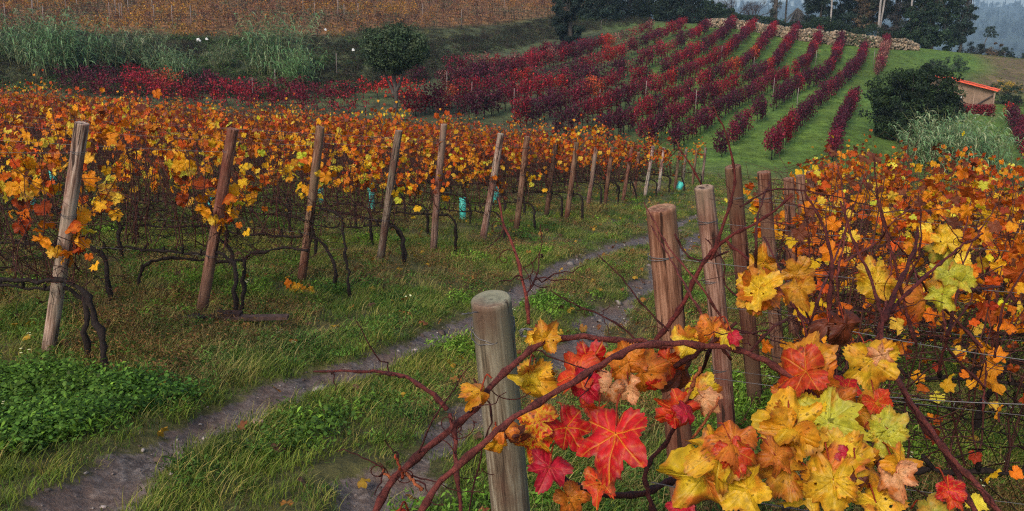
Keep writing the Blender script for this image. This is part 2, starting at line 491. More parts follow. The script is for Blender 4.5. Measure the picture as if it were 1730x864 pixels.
az_f = np.radians(np.linspace(-50, 50, 560)); az_b = np.radians(np.linspace(50, 310, 60)[1:-1])
AZ = np.concatenate([az_f, az_b]); RD = np.concatenate([[.25], np.geomspace(.6, 3400, 460)])
AA, RR = np.meshgrid(AZ, RD)
GX, GY = RR * np.sin(AA), RR * np.cos(AA)
Zs = GZ(GX, GY)
back = GY < 0
Zs = np.where(back, np.maximum(G0(GX, np.maximum(GY, -25)), -6) , Zs)
mb = MB()
nA, nR = len(AZ), len(RD)
ii = np.arange(nR - 1)[:, None] * nA; jj = np.arange(nA)[None]; j2 = (jj + 1) % nA
Q = np.stack([ii + jj, ii + nA + jj, ii + nA + j2, ii + j2], -1).reshape(-1, 4)[:, ::-1]
ZC = ground_zone(GX, GY).clip(.004, 1)
mb.add(np.concatenate([np.stack([GX, GY, Zs], -1).reshape(-1, 3), [[0, 0, gz(0, .25)]]]), [(nA * nR, (j + 1) % nA, j) for j in range(nA)], Q, np.concatenate([ZC.reshape(-1, 3), [[.05, .06, .03]]]))
m, nt, out = mat_new('grassy_ground')
a = N(nt, 'ShaderNodeAttribute', attribute_name='Col'); mu = N(nt, 'ShaderNodeAttribute', attribute_name='mud')
tc = N(nt, 'ShaderNodeTexCoord')
f1 = noise(nt, tc.outputs['Object'], 9, 6, .7); f2 = noise(nt, tc.outputs['Object'], 1.1, 8, .75)
c = mixc(nt, 1.0, a.outputs[0], ramp(nt, f1, [(.3, (.5, .5, .5)), (.7, (1.5, 1.45, 1.3))]), 'MULTIPLY')
c = mixc(nt, 1.0, c, ramp(nt, f2, [(.35, (.55, .6, .6)), (.65, (1.4, 1.35, 1.2))]), 'MULTIPLY')
f3 = noise(nt, tc.outputs['Object'], 24, 6, .7); f4 = noise(nt, tc.outputs['Object'], 3.1, 4, .6)
mudc = ramp(nt, f3, [(.32, (.045, .031, .025)), (.50, (.145, .110, .09)), (.70, (.29, .24, .21))])
mudc = mixc(nt, ramp(nt, f4, [(.4, (0, 0, 0)), (.65, (.7, .7, .7))]), mudc, (.15, .088, .062))
mk = math_(nt, 'ADD', mu.outputs[2], math_(nt, 'MULTIPLY', math_(nt, 'SUBTRACT', f1, .5), .9))
f5 = noise(nt, tc.outputs['Object'], 6.5, 6, .75)
mk = math_(nt, 'ADD', mk, math_(nt, 'MULTIPLY', math_(nt, 'SUBTRACT', f5, .5), 1.3)); mk = ramp(nt, mk, [(.36, (0, 0, 0)), (.56, (1, 1, 1))])
c = mixc(nt, mk, c, mudc)
p = N(nt, 'ShaderNodeBsdfPrincipled'); L(nt, c, p.inputs['Base Color'])
rr = math_(nt, 'SUBTRACT', .95, math_(nt, 'MULTIPLY', mk, .35)); L(nt, rr, p.inputs['Roughness']); p.inputs['Specular IOR Level'].default_value = .3
b = N(nt, 'ShaderNodeBump'); b.inputs['Strength'].default_value = .8; b.inputs['Distance'].default_value = .03
L(nt, math_(nt, 'ADD', f1, math_(nt, 'MULTIPLY', f3, .6)), b.inputs['Height']); L(nt, b.outputs[0], p.inputs['Normal']); L(nt, p.outputs[0], out.inputs[0])
go = mb.build('ground', m)
md = np.where(np.abs(GY) < 60, mud(GX, GY), 0).ravel()
at_ = go.data.attributes.new('mud', 'FLOAT', 'POINT'); at_.data.foreach_set('value', np.concatenate([md, [0]]).astype(np.float32))
tag(go, 'sloping ground with grass, two muddy wheel ruts and the far misty ridge', 'ground', kind='structure')

# ------------------------------------------------------------------ haze
hb = MB()
box(hb, (0, 0, 30), (6960, 6960, 230))
hz = hb.build('haze', None or bpy.data.materials.new('haze_air'), smooth=False)
hm = hz.data.materials[0]; hm.use_nodes = True; nt = hm.node_tree; nt.nodes.clear()
out = N(nt, 'ShaderNodeOutputMaterial'); pv = N(nt, 'ShaderNodeVolumePrincipled')
pv.inputs['Color'].default_value = (.55, .78, 1.0, 1); pv.inputs['Density'].default_value = .00030; pv.inputs['Anisotropy'].default_value = 0.0
L(nt, pv.outputs[0], out.inputs['Volume'])
tag(hz, 'blue autumn mist filling the valley', 'haze', kind='stuff')

# ------------------------------------------------------------------ scattering with geometry nodes (grass and ground cover only)
def proto_coll(name, meshes):
    c = bpy.data.collections.new(name)
    for i, me in enumerate(meshes):
        c.objects.link(bpy.data.objects.new('%s_%02d' % (name, i), me))
    return c
def gn_scatter(name, coll, pos, rot, scl, idx, tint, label, cat):
    me = bpy.data.meshes.new(name); n = len(pos)
    me.vertices.add(n); me.vertices.foreach_set('co', np.asarray(pos, np.float32).ravel())
    for an, ty, dat, key in (('rot', 'FLOAT_VECTOR', rot, 'vector'), ('scl', 'FLOAT_VECTOR', scl, 'vector'), ('idx', 'INT', idx, 'value')):
        q = me.attributes.new(an, ty, 'POINT'); q.data.foreach_set(key, np.asarray(dat, np.int32 if ty == 'INT' else np.float32).ravel())
    q = me.attributes.new('tint', 'FLOAT_COLOR', 'POINT')
    q.data.foreach_set('color', np.concatenate([tint, np.ones((n, 1))], 1).astype(np.float32).ravel())
    o = link(bpy.data.objects.new(name, me))
    g = bpy.data.node_groups.new(name, 'GeometryNodeTree')
    g.interface.new_socket('Geometry', in_out='INPUT', socket_type='NodeSocketGeometry')
    g.interface.new_socket('Geometry', in_out='OUTPUT', socket_type='NodeSocketGeometry')
    gi, go_ = g.nodes.new('NodeGroupInput'), g.nodes.new('NodeGroupOutput')
    ip = g.nodes.new('GeometryNodeInstanceOnPoints'); ci = g.nodes.new('GeometryNodeCollectionInfo')
    ci.inputs['Collection'].default_value = coll; ci.inputs['Separate Children'].default_value = True; ci.inputs['Reset Children'].default_value = True
    def na(nm, t):
        q = g.nodes.new('GeometryNodeInputNamedAttribute'); q.data_type = t; q.inputs['Name'].default_value = nm
        return [s for s in q.outputs if s.enabled and s.name == 'Attribute'][0]
    g.links.new(gi.outputs[0], ip.inputs['Points']); g.links.new(ci.outputs[0], ip.inputs['Instance'])
    ip.inputs['Pick Instance'].default_value = True
    g.links.new(na('idx', 'INT'), ip.inputs['Instance Index'])
    er = g.nodes.new('FunctionNodeEulerToRotation'); g.links.new(na('rot', 'FLOAT_VECTOR'), er.inputs[0]); g.links.new(er.outputs[0], ip.inputs['Rotation'])
    g.links.new(na('scl', 'FLOAT_VECTOR'), ip.inputs['Scale'])
    g.links.new(ip.outputs[0], go_.inputs[0])
    md_ = o.modifiers.new('scatter', 'NODES'); md_.node_group = g
    return tag(o, label, cat, kind='stuff')

def blades(mb, n, spread, h, w, lean, colA, colB, seg=3):
    for _ in range(n):
        b0 = np.array([rng.normal(0, spread), rng.normal(0, spread), -.01])
        hh = h * rng.uniform(.5, 1.15); az = rng.uniform(0, 2 * pi); ln = lean * rng.uniform(.2, 1.3) * hh
        s = np.linspace(0, 1, seg + 1)
        P = b0 + np.stack([cos(az) * ln * s ** 2, sin(az) * ln * s ** 2, hh * (s - .18 * rng.uniform(0, 1.8) * s ** 3)], 1)
        side = np.array([-sin(az + .6), cos(az + .6), 0]) * w * rng.uniform(.6, 1.3)
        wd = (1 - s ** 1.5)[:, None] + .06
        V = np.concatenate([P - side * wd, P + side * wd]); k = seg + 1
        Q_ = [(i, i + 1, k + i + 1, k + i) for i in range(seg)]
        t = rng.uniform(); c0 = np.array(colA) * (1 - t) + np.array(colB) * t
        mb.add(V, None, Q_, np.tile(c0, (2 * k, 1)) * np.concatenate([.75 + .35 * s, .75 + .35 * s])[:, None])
def tuft(n, spread, h, w, lean, a, b): 
    m_ = MB(); blades(m_, n, spread, h, w, lean, a, b); return m_.mesh('grass_tuft', M_GRASS)
G1, G2 = (.085, .150, .024), (.20, .23, .05)
D1, D2 = (.34, .27, .12), (.40, .29, .15)
def weed(c0, r0, r1, h, n=34):
    m_ = MB()
    pos = np.stack([rng.normal(0, .045, n), rng.normal(0, .045, n), rng.uniform(.01, h, n)], 1)
    nr = np.stack([rng.normal(0, .8, n), rng.normal(0, .8, n), np.ones(n)], 1)
    V = np.array([[0, -1, 0], [.35, -.1, .12], [0, 1.3, -.25], [-.35, -.1, .12]])
    scatter(m_, V, [(0, 1, 2, 3)], pos, frame_rot(nr, rng.normal(size=(n, 3)) + (0, 0, .4)), rng.uniform(r0, r1, n), np.array(c0) * rng.uniform(.5, 1.6, (n, 1)))
    return m_.mesh('weed', M_GRASS)
tufts = [tuft(26, .05, .075, .0022, .9, G1, G2), tuft(30, .06, .055, .0026, 1.1, G1, (.07, .13, .03)), tuft(18, .045, .095, .0019, 1.0, G2, D1), tuft(18, .055, .135, .0015, 1.0, D1, D2), tuft(20, .07, .085, .0017, 1.6, D1, (.16, .12, .05))]
def clover():
    m_ = MB(); n = 80
    pos = np.stack([rng.normal(0, .06, n), rng.normal(0, .06, n), rng.uniform(.02, .10, n)], 1)
    nr = np.stack([rng.normal(0, .45, n), rng.normal(0, .45, n), np.ones(n)], 1)
    V = np.array([[0, -1, 0], [.75, -.2, .15], [.55, .8, .1], [0, 1, -.1], [-.55, .8, .1], [-.75, -.2, .15]]); T = [(0, 1, 5), (1, 2, 5), (2, 4, 5), (2, 3, 4)]
    tp = rng.normal(size=(n, 3))
    c = np.array([.060, .135, .028]) * rng.uniform(.6, 1.7, (n, 1)) + np.array([.02, .02, .0]) * rng.uniform(0, 1, (n, 1))
    scatter(m_, V, T, pos, frame_rot(nr, tp), rng.uniform(.006, .0125, n), c)
    blades(m_, 5, .05, .09, .0015, .5, G1, G2)
    return m_.mesh('clover_clump', M_GRASS)
tufts += [clover(), clover()]
def flower():
    m_ = MB(); blades(m_, 8, .03, .10, .002, .5, G1, G2)
    for _ in range(3):
        x, y, h = rng.normal(0, .03), rng.normal(0, .03), rng.uniform(.09, .15)
        tube(m_, [(x, y, 0), (x + .005, y, h)], .001, 3, (.08, .13, .04), False)
        a_ = np.arange(6) * pi / 3
        V = np.concatenate([[[0, 0, .002]], np.stack([np.cos(a_), np.sin(a_), 0 * a_], 1) * .007]) + (x + .005, y, h)
        m_.add(V, [(0, 1 + i, 1 + (i + 1) % 6) for i in range(6)], None, (.75, .74, .6))
    return m_.mesh('daisy_tuft', M_GRASS)
tufts += [flower(), weed((.13, .24, .035), .010, .018, .08), weed((.07, .14, .03), .008, .015, .06, 44), weed((.20, .10, .05), .006, .014, .10, 30)]
GC = proto_coll('grass_protos', tufts)

def near_pts(n, y0, y1, tmax=.66):
    y = np.sqrt(rng.uniform(y0 * y0, y1 * y1, n)); t = rng.uniform(-tmax, tmax, n); return t * y, y
xs, ys = [], []
for n, a_, b_ in ((17000, 2.0, 6.5), (27000, 6.5, 12), (26000, 12, 20), (22000, 20, 36)):
    x, y = near_pts(n, a_, b_); xs.append(x); ys.append(y)
x = np.concatenate(xs); y = np.concatenate(ys)
keep = rng.uniform(size=len(x)) > mud(x, y) * 2.4 * (1 + .5 * vnoise(x, y, .3, 29))
keep &= rng.uniform(size=len(x)) < .72 + .5 * vnoise(x, y, .55, 30) + .3 * vnoise(x, y, .2, 33)
x, y = x[keep], y[keep]; n = len(x)
z = GZ(x, y)
dryness = .16 + vnoise(x, y, 1.3, 21) + .5 * vnoise(x, y, .45, 22) + .45 * np.exp(-((x + 2.2) ** 2 / 1.2 + (y - 6.8) ** 2 / .8)) * 2 - .9 * np.exp(-((x + 3) ** 2 / 2 + (y - 4.3) ** 2 / 1.6))
lush = np.exp(-((x + 2.5) ** 2 / 1.0 + (y - 4.4) ** 2 / .8)) * 1.3 + .55 * vnoise(x, y, .7, 23) + .3 * vnoise(x, y, .25, 25)
idx = rng.choice([0, 0, 1, 2], n)
idx = np.where((dryness > .12) & (rng.uniform(size=n) < .8), rng.choice([2, 3, 4, 9], n), idx)
idx = np.where((lush > .62) & (pdist(x, y, RUT_L) > .34), rng.choice([5, 6, 8, 9, 1], n), idx)
gp = vnoise(x, y, .8, 26) + .6 * vnoise(x, y, .3, 27)
rn = rng.uniform(size=n)
idx = np.where((gp > .45) & (rn < .35), 8, idx); idx = np.where((gp < -.3) & (rn < .25), 9, idx); idx = np.where((dryness > .35) & (rn < .30), 10, idx)
idx = np.where(rng.uniform(size=n) < .002, 7, idx)
edge = mud(x, y)
sc_ = rng.uniform(.7, 1.35, n) * (1 - .35 * np.clip(1 - pdist(x, y, RUT_L) / .4, 0, 1)) * (1 + .45 * np.clip((y - 12) / 20, 0, 1)) * (1 - .5 * np.clip(edge * 3, 0, 1)) * (1 - .2 * (pdist(x, y, RUT_R) < .5))
hue = (vnoise(x, y, 2.2, 24) + .7 * vnoise(x, y, .5, 28))[:, None]
tint = np.clip(1 + hue * np.array([.28, .16, .1]) + rng.normal(0, .32, (n, 1)), .3, 2.1) * np.array([1.28, 1.24, .85])
gn_scatter('grass', GC, np.stack([x, y, z], 1), np.stack([rng.normal(0, .12, n), rng.normal(0, .12, n), rng.uniform(0, 6.28, n)], 1), np.repeat(sc_[:, None], 3, 1), idx, tint, 'mixed green and straw coloured grass beside the wheel ruts', 'grass')

# loose clods and pebbles in and along the wheel ruts
def lump(seed, col):
    import bmesh
    bm = bmesh.new(); bmesh.ops.create_icosphere(bm, subdivisions=1, radius=1)
    V = np.array([v.co[:] for v in bm.verts]); T = np.array([[v.index for v in f.verts] for f in bm.faces]); bm.free()
    V = V * (1 + np.random.default_rng(seed).normal(0, .2, (len(V), 1))) * (1, .9, .6)
    m_ = MB(); m_.add(V, T, None, col); return m_.mesh('clod', M_CLODS)
M_CLODS = leafy('soil_clod', 0, 'inst', .2, rough=.9)
CL = proto_coll('clod_protos', [lump(i, c) for i, c in enumerate([(.19, .15, .13), (.14, .10, .08), (.30, .26, .23), (.09, .065, .055)])])
N0 = 60000; y = np.sqrt(rng.uniform(4, 24 ** 2, N0)); x = rng.uniform(-.62, .3, N0) * y
k_ = (mud(x, y) > .15) & (rng.uniform(size=N0) < np.clip(9 / y, .25, 1)); x, y = x[k_], y[k_]; n = len(x); s = .0036 * rng.lognormal(0, .75, n) * (1 + y / 14)
gn_scatter('soil_clods', CL, np.stack([x, y, GZ(x, y)], 1), rng.uniform(0, 6.28, (n, 3)) * (.1, .1, 1), np.stack([s, s, s], 1), rng.integers(0, 4, n), np.ones((n, 3)) * rng.uniform(.6, 1.3, (n, 1)), 'small clods and pebbles loose in the wheel ruts', 'soil')
# fallen vine leaves
def fl(seed, c):
    V, T, vc = leaf_hi(seed, 22); m_ = MB(); m_.add(V * (1, 1, 1.3), T, None, np.array(c) * vc); return m_.mesh('fallen_leaf', M_GRASS)
FLC = proto_coll('fallen_leaf_protos', [fl(3, (.34, .15, .03)), fl(4, (.22, .08, .03)), fl(5, (.50, .30, .03)), fl(6, (.14, .07, .04))])
N0 = 4200; y = np.sqrt(rng.uniform(9, 30 ** 2, N0)); x = rng.uniform(-.62, .62, N0) * y; k_ = (pdist(x, y, RUT_L) > .5) | (rng.uniform(size=N0) < .25); x, y = x[k_], y[k_]; n = len(x); s = rng.uniform(.02, .05, n)
gn_scatter('fallen_leaves', FLC, np.stack([x, y, GZ(x, y) + .045], 1), np.stack([rng.normal(0, .5, n), rng.normal(0, .5, n), rng.uniform(0, 6.28, n)], 1), np.stack([s, s, s], 1), rng.integers(0, 4, n), np.ones((n, 3)) * rng.uniform(.7, 1.2, (n, 1)), 'fallen vine leaves lying in the grass between the rows', 'fallen leaves')

# longer rank grass over the far slopes
bt = []
for a_, b_ in ((G1, G2), (G2, (.16, .15, .06)), ((.05, .06, .03), (.10, .09, .05))):
    m_ = MB(); blades(m_, 34, .22, .30, .010, .6, a_, b_, 2); bt.append(m_.mesh('rank_tuft', M_GRASS))
BC = proto_coll('rank_protos', bt)
def far_pts(n, y0, y1, t0, t1):
    y = np.sqrt(rng.uniform(y0 * y0, y1 * y1, n)); t = rng.uniform(t0, t1, n); return t * y, y
x1, y1 = far_pts(9000, 34, 112, .14, .62); x2, y2 = far_pts(9000, 34, 112, -.62, .16)
x = np.concatenate([x1, x2]); y = np.concatenate([y1, y2]); n = len(x); t = x / y
idx = np.where(t > .14, 0, 2); idx = np.where((t > .5) & (y > 74), 1, idx); idx = np.where(rng.uniform(size=n) < .2, 1, idx)
bank_y = np.interp(t, [-1.1, -.55, -.2, .04, .14], [58, 58, 62, 100, 116])
onbank = (y > bank_y) & (y < bank_y + 16)
s = rng.uniform(.35, .8, n) * np.where(onbank, 1.9, 1.0) * np.where(t > .14, .6, 1)
tint = np.where((t > .14)[:, None], np.array([.95, 1.15, .75]), np.array([1.1, 1.0, 1.1])) * rng.uniform(.75, 1.25, (n, 1)) * np.where(onbank[:, None], .8, 1)
gn_scatter('rank_grass', BC, np.stack([x, y, GZ(x, y)], 1), np.stack([0 * x, 0 * x, rng.uniform(0, 6.28, n)], 1), np.stack([s, s, s * .8], 1), idx, tint, 'rough grass on the far slopes and the bank', 'grass')
# ------------------------------------------------------------------ timber end posts
def post_mesh(H, r0, r1, seed, k=28):
    r_ = np.random.default_rng(seed); mb = MB()
    zs = np.concatenate([[-.12], np.linspace(0, H - .012, 16), [H - .003, H]])
    ang = np.arange(k) * 2 * pi / k
    rr = np.interp(zs, [0, H], [r0, r1]) * (1 + r_.normal(0, .008, len(zs)))
    rr[-1] -= .005
    lob = 1 + .02 * np.sin(2 * ang + r_.uniform(0, 6)) + .015 * np.sin(3 * ang + r_.uniform(0, 6)) + r_.normal(0, .006, k)
    slant = r_.uniform(-.10, .10); sa = r_.uniform(0, 6)
    V = []
    for i, z in enumerate(zs):
        R = rr[i] * lob
        X, Y = R * np.cos(ang), R * np.sin(ang)
        zz = z + (slant * (X * cos(sa) + Y * sin(sa)) if i >= len(zs) - 3 else 0) + 0 * X
        wob = .006 * np.array([sin(z * 3 + seed), cos(z * 2.3 + seed * 2)])
        V.append(np.stack([X + wob[0], Y + wob[1], zz], 1))
    n = len(zs)
    i = np.arange(n - 1)[:, None] * k; j = np.arange(k)[None]; j2 = (j + 1) % k
    Q_ = np.stack([i + j, i + j2, i + k + j2, i + k + j], -1).reshape(-1, 4)
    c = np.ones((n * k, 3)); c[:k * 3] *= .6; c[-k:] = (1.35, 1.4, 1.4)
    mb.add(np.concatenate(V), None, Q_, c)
    # end grain: rings slightly dished
    top = V[-1]; cen = top.mean(0)
    W = [top]; cc = [np.full((k, 3), 1.3)]
    for q, f in enumerate((.75, .45, .2)):
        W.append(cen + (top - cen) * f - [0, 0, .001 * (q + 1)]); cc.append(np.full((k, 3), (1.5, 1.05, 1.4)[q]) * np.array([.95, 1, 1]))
    Wv = np.concatenate(W + [cen[None] - [0, 0, .004]]); cc = np.concatenate(cc + [np.full((1, 3), .7)])
    i = np.arange(3)[:, None] * k
    Q2 = np.stack([i + j, i + j2, i + k + j2, i + k + j], -1).reshape(-1, 4)
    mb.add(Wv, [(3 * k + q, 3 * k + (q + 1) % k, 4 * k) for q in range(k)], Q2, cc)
    return mb.mesh('timber_post', M_POST)
def post_band(mb, z, r, th=.0022, turns=2, tail=.0):
    a_ = np.linspace(0, 2 * pi * turns, 28 * turns)
    P = np.stack([r * np.cos(a_), r * np.sin(a_), z + a_ * .0012 + .004 * np.sin(a_ * 1.3)], 1)
    tube(mb, P, th, 5, (.45, .33, .3))
from mathutils import Vector, Matrix
def place_post(base, top, r0, r1, seed, tint, label, group, wire=True):
    b, t = Vector(base), Vector(top); H = (t - b).length
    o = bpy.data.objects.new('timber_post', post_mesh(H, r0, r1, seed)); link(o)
    o.location = b; o.rotation_mode = 'QUATERNION'
    o.rotation_quaternion = (t - b).to_track_quat('Z', 'Y')
    o.color = (*tint, 1)
    tag(o, label, 'post', group)
    if wire:
        rr_ = random.Random(seed)
        for z in (H * .88, H * rr_.uniform(.55, .68), H * .34):
            w = MB(); post_band(w, z, (r0 + (r1 - r0) * z / H) * 1.045, .0014); w.build('wire_wrap', M_WIRE, o)
    return o
ORD = 'first second third fourth fifth sixth seventh eighth ninth tenth eleventh twelfth thirteenth fourteenth fifteenth sixteenth seventeenth eighteenth nineteenth twentieth'.split()
def ordn(i): 
    if i < 20: return ORD[i]
    i = min(i, 78)
    t_ = {2: 'twenty', 3: 'thirty', 4: 'forty', 5: 'fifty', 6: 'sixty', 7: 'seventy'}[(i + 1) // 10]
    r_ = (i + 1) % 10
    return (t_[:-1] + 'ieth') if r_ == 0 else t_ + '-' + ORD[r_ - 1]
LP = [((80, 600), (140, 208), 'pale grey broad'), ((340, 535), (393, 217), 'reddish brown leaning'), ((508, 478), (542, 214), 'brown leaning'), ((640, 446), (675, 221), 'grey split'), ((732, 426), (749, 210), 'straight pinkish grey'),
      ((815, 404), (846, 226), 'pale leaning'), ((872, 388), (891, 231), 'thin brown'), ((923, 366), (940, 237), 'dark brown leaning'), ((957, 370), (974, 241), 'brown leaning'), ((992, 352), (1008, 249), 'pinkish grey'),
      ((1022, 345), (1035, 249), 'dull brown'), ((1053, 338), (1067, 250), 'weathered brown'), ((1071, 330), (1079, 258), 'reddish'), ((1089, 332), (1104, 247), 'pale whitish'), ((1112, 327), (1121, 250), 'whitish leaning'),
      ((1139, 322), (1148, 256), 'dim brown'), ((1152, 318), (1160, 252), 'faded grey'), ((1170, 314), (1177, 252), 'small brown'), ((1186, 310), (1192, 250), 'farthest small')]
TI = {'grey': (.95, 1.0, .95), 'red': (1.1, .72, .62), 'brown': (.95, .72, .58), 'pale': (1.6, 1.55, 1.5), 'dark': (.55, .42, .35), 'pink': (1.25, 1.0, .95)}
def tint_of(s):
    for k in ('whit',): 
        if k in s: return (2.0, 2.0, 2.1)
    for k in ('dark', 'red', 'pink', 'pale', 'grey', 'brown'):
        if k in s: return TI[k]
    return (1, 1, 1)
left_rows = []
for i, ((u, v), (u1, v1), d_) in enumerate(LP):
    b = cast(u, v)
    b[2] = gz(b[0], b[1]) - .02
    r1_ = ray(u1, v1); t = r1_ * ((b[1] - .08) / r1_[1])
    left_rows.append((b, t))
    place_post(b, t, .043 if i < 5 else .048, .040 if i < 5 else .045, 30 + i, tint_of(d_), d_ + ' timber end post, ' + ordn(i) + ' along the left side of the track', 'end posts left of the track')
RP = [((827, 502), 2.0, 903, .28, .052, .045, 'thick grey green post with worn flat top nearest the camera, wire wrapped round it', (1.0, 1.12, 1.0)),
      ((1113, 352), 3.0, 1168, .15, .047, .050, 'thick orange brown post with a knot below its top, right of the track', (1.15, .78, .6)),
      ((1190, 316), 4.2, 1232, .15, .048, .046, 'pinkish post behind the thick brown one, right of the track', (1.25, .95, .85)),
      ((1240, 281), 5.0, 1276, .15, .048, .046, 'tall dark brown post, third behind the nearest one', (.75, .48, .38)),
      ((1290, 291), 6.0, 1318, .15, .048, .046, 'shorter brown post just right of the tall dark brown one', (1.0, .72, .58))]
right_rows = []
for i, ((u, v), d, ub, dy, r0, r1, lab, tn) in enumerate(RP):
    t = at(u, v, d); y = t[1] + dy
    x = (ub - 865) / F * y * 1.08
    for _ in range(5):
        z = gz(x, y); dep = y * cos(PITCH) - z * sin(PITCH); x = (ub - 865) / F * dep
    b = np.array([x, y, gz(x, y) - .02])
    right_rows.append((b, t))
    place_post(b, t, r0, r1, 60 + i, tn, lab, 'end posts right of the track', wire=i > 0)
RDIR = np.array([-.974, .225])
for i in range(8):
    x, y = right_rows[4][0][:2] + (i + 1) * np.array([.47, 1.12])
    b = np.array([x, y, gz(x, y) - .02]); t = b + np.array([-.16, .03, 1.42])
    right_rows.append((b, t))
    place_post(b, t, .046, .044, 80 + i, (1.0, .7, .58), 'brown post among orange vines, ' + ordn(i) + ' behind the shorter brown post right of the track', 'end posts right of the track')

# ------------------------------------------------------------------ grapevines
PAL_Y = np.array([[.82, .42, .012], [.80, .29, .010], [.72, .185, .008], [.64, .105, .008], [.40, .075, .010], [.60, .54, .04], [.88, .56, .05], [.36, .045, .014], [.19, .055, .022]])
def leaf_cols(n, pal, w, jit=.18):
    c = pal[rng.choice(len(pal), n, p=np.array(w) / np.sum(w))]
    return np.clip(c * rng.lognormal(0, jit, (n, 1)) * rng.lognormal(0, .06, (n, 3)), .002, .95)
def wiggle(p0, p1, n, amp, sag=0):
    s = np.linspace(0, 1, n)[:, None]; P = np.array(p0) * (1 - s) + np.array(p1) * s
    j = np.cumsum(rng.normal(0, amp, (n, 3)), 0); j -= j[0] + (j[-1] - j[0]) * s * .7
    P = P + j; P[:, 2] -= (sag * 4 * s * (1 - s))[:, 0]
    return P
def make_vine(n_leaf, weights, protos, leafR, top, low, n_cane, n_twig, span=1.15, pal=PAL_Y, cord=.5, thick=1.0, clump=7, wood=True):
    """one cordon-trained vine, trunk at the origin and arm running along +x; returns its part meshes"""
    parts = {}
    tk = MB(); tr = spline([(0, 0, -.08), (rng.normal(0, .03), rng.normal(0, .03), cord * .4), (.02 + rng.normal(0, .03), rng.normal(0, .03), cord * .8), (.12, 0, cord)], 12)
    tr[1:-1] += rng.normal(0, .006, (10, 3))
    tube(tk, tr, np.linspace(.022, .014, 12) * thick * rng.uniform(.75, 1.3, 12), 8)
    parts['trunk'] = tk.mesh('trunk', M_BARK)
    ck = MB(); cp = wiggle((.12, 0, cord), (span, 0, cord + rng.normal(0, .02)), 26, .007)
    tube(ck, cp, np.linspace(.012, .007, 26) * thick * rng.uniform(.7, 1.5, 26), 7); cp = cp[::2]
    for s in np.linspace(1, 12, 7).astype(int):
        q = cp[s]; tube(ck, [q, q + (rng.normal(0, .02), rng.normal(0, .015), rng.uniform(.03, .07))], [.012 * thick, .008 * thick], 5)
    parts['arm'] = ck.mesh('arm', M_BARK)
    cn = MB(); tips = []; nodes = []
    for c in range(n_cane):
        x0 = rng.uniform(.05, span); h = rng.uniform(.55, 1.0 if rng.uniform() < .75 else 1.28) * (top - cord)
        P = wiggle((x0, rng.normal(0, .02), cord + .03), (x0 + rng.normal(0, .16), rng.normal(0, .13), cord + h), 9, .014)
        if rng.uniform() < .35: P[6:, 2] -= np.array([.02, .07, .14]) * rng.uniform(.5, 2); P[6:, 1] += np.array([.02, .05, .09]) * rng.choice([-1, 1])
        g = rng.uniform(.6, 1.3)
        tube(cn, P, np.linspace(.0048, .002, 9) * thick, 4, (g, g, g), False); nodes.append(P[1:])
    for c in range(n_twig):
        P0 = nodes[rng.integers(len(nodes))]; q = P0[rng.integers(len(P0))]
        P = wiggle(q, q + rng.normal(0, 1, 3) * (.22, .13, .13), 5, .012)
        g = rng.uniform(.5, 1.2)
        tube(cn, P, np.linspace(.0026, .0012, 5) * thick, 3, (g, g, g), False); tips.append(P)
    for c in range(int(n_twig * 1.0)):   # old wood hanging under the canopy
        x0 = rng.uniform(0, span); z0 = rng.uniform(cord - .02, cord + .42)
        P = wiggle((x0, rng.normal(0, .06), z0), (x0 + rng.normal(0, .22), rng.normal(0, .12), z0 - rng.uniform(-.12, .28)), 7, .02)
        g = rng.uniform(.12, .45); tube(cn, P, np.linspace(.0034, .0015, 7) * thick, 3, (g, g, g * 1.05), False)
    parts['cane_tangle'] = cn.mesh('cane_tangle', M_CANE)
    # leaves hang in loose clumps on the upper canes
    nc = max(3, n_leaf // clump)
    cx = rng.uniform(-.05, span + .05, nc); cz = low + (top - low) * rng.beta(1.6, 1.3, nc); cy = rng.normal(0, .12, nc)
    k = rng.integers(0, nc, n_leaf)
    pos = np.stack([cx[k], cy[k], cz[k]], 1) + rng.normal(0, 1, (n_leaf, 3)) * (.075, .06, .085)
    st_ = rng.uniform(size=n_leaf) < .12; pos[:, 2] = np.where(st_, pos[:, 2] + rng.uniform(-.25, .22, n_leaf), pos[:, 2])
    nr = np.stack([rng.normal(0, .5, n_leaf), rng.choice([-1, 1], n_leaf) * rng.uniform(.3, 1.1, n_leaf), rng.normal(.45, .5, n_leaf)], 1)
    tp = np.stack([rng.normal(0, .55, n_leaf), rng.normal(0, .3, n_leaf), -np.ones(n_leaf)], 1)
    M = frame_rot(nr, tp)
    lf = MB(); cc = leaf_cols(n_leaf, pal, weights)
    pick = rng.integers(0, len(protos), n_leaf)
    R_ = leafR * rng.uniform(.5, 1.25, n_leaf)
    hi_ = (pos[:, 2] - low) / (top - low) + rng.normal(0, .22, n_leaf) > .62
    cc = np.where(hi_[:, None], leaf_cols(n_leaf, pal, [2, 3, 3, 2.2, 3, .3, .8, 1, 1.6], .28) * .9, cc); R_ = np.where(hi_, R_ * .72, R_)
    for q, pr_ in enumerate(protos):
        s_ = pick == q
        if s_.any(): scatter(lf, pr_[0], pr_[1], pos[s_], M[s_], R_[s_], cc[s_], pr_[2] if len(pr_) > 2 else None)
    parts['foliage'] = lf.mesh('foliage', M_VLEAF if pal is PAL_Y else M_RLEAF, smooth=False)
    return parts
def inst_vine(parts, loc, rz, tint, label, cat, group, name='grapevine', sz=(1, 1, 1), skip=()):
    e = empty(name, loc, rz); e.scale = sz
    tag(e, label, cat, group)
    for k_, me in parts.items():
        if k_ in skip: continue
        o = bpy.data.objects.new(k_, me); o.parent = e; COL.objects.link(o)
        o.color = (*tint, 1)
    return e
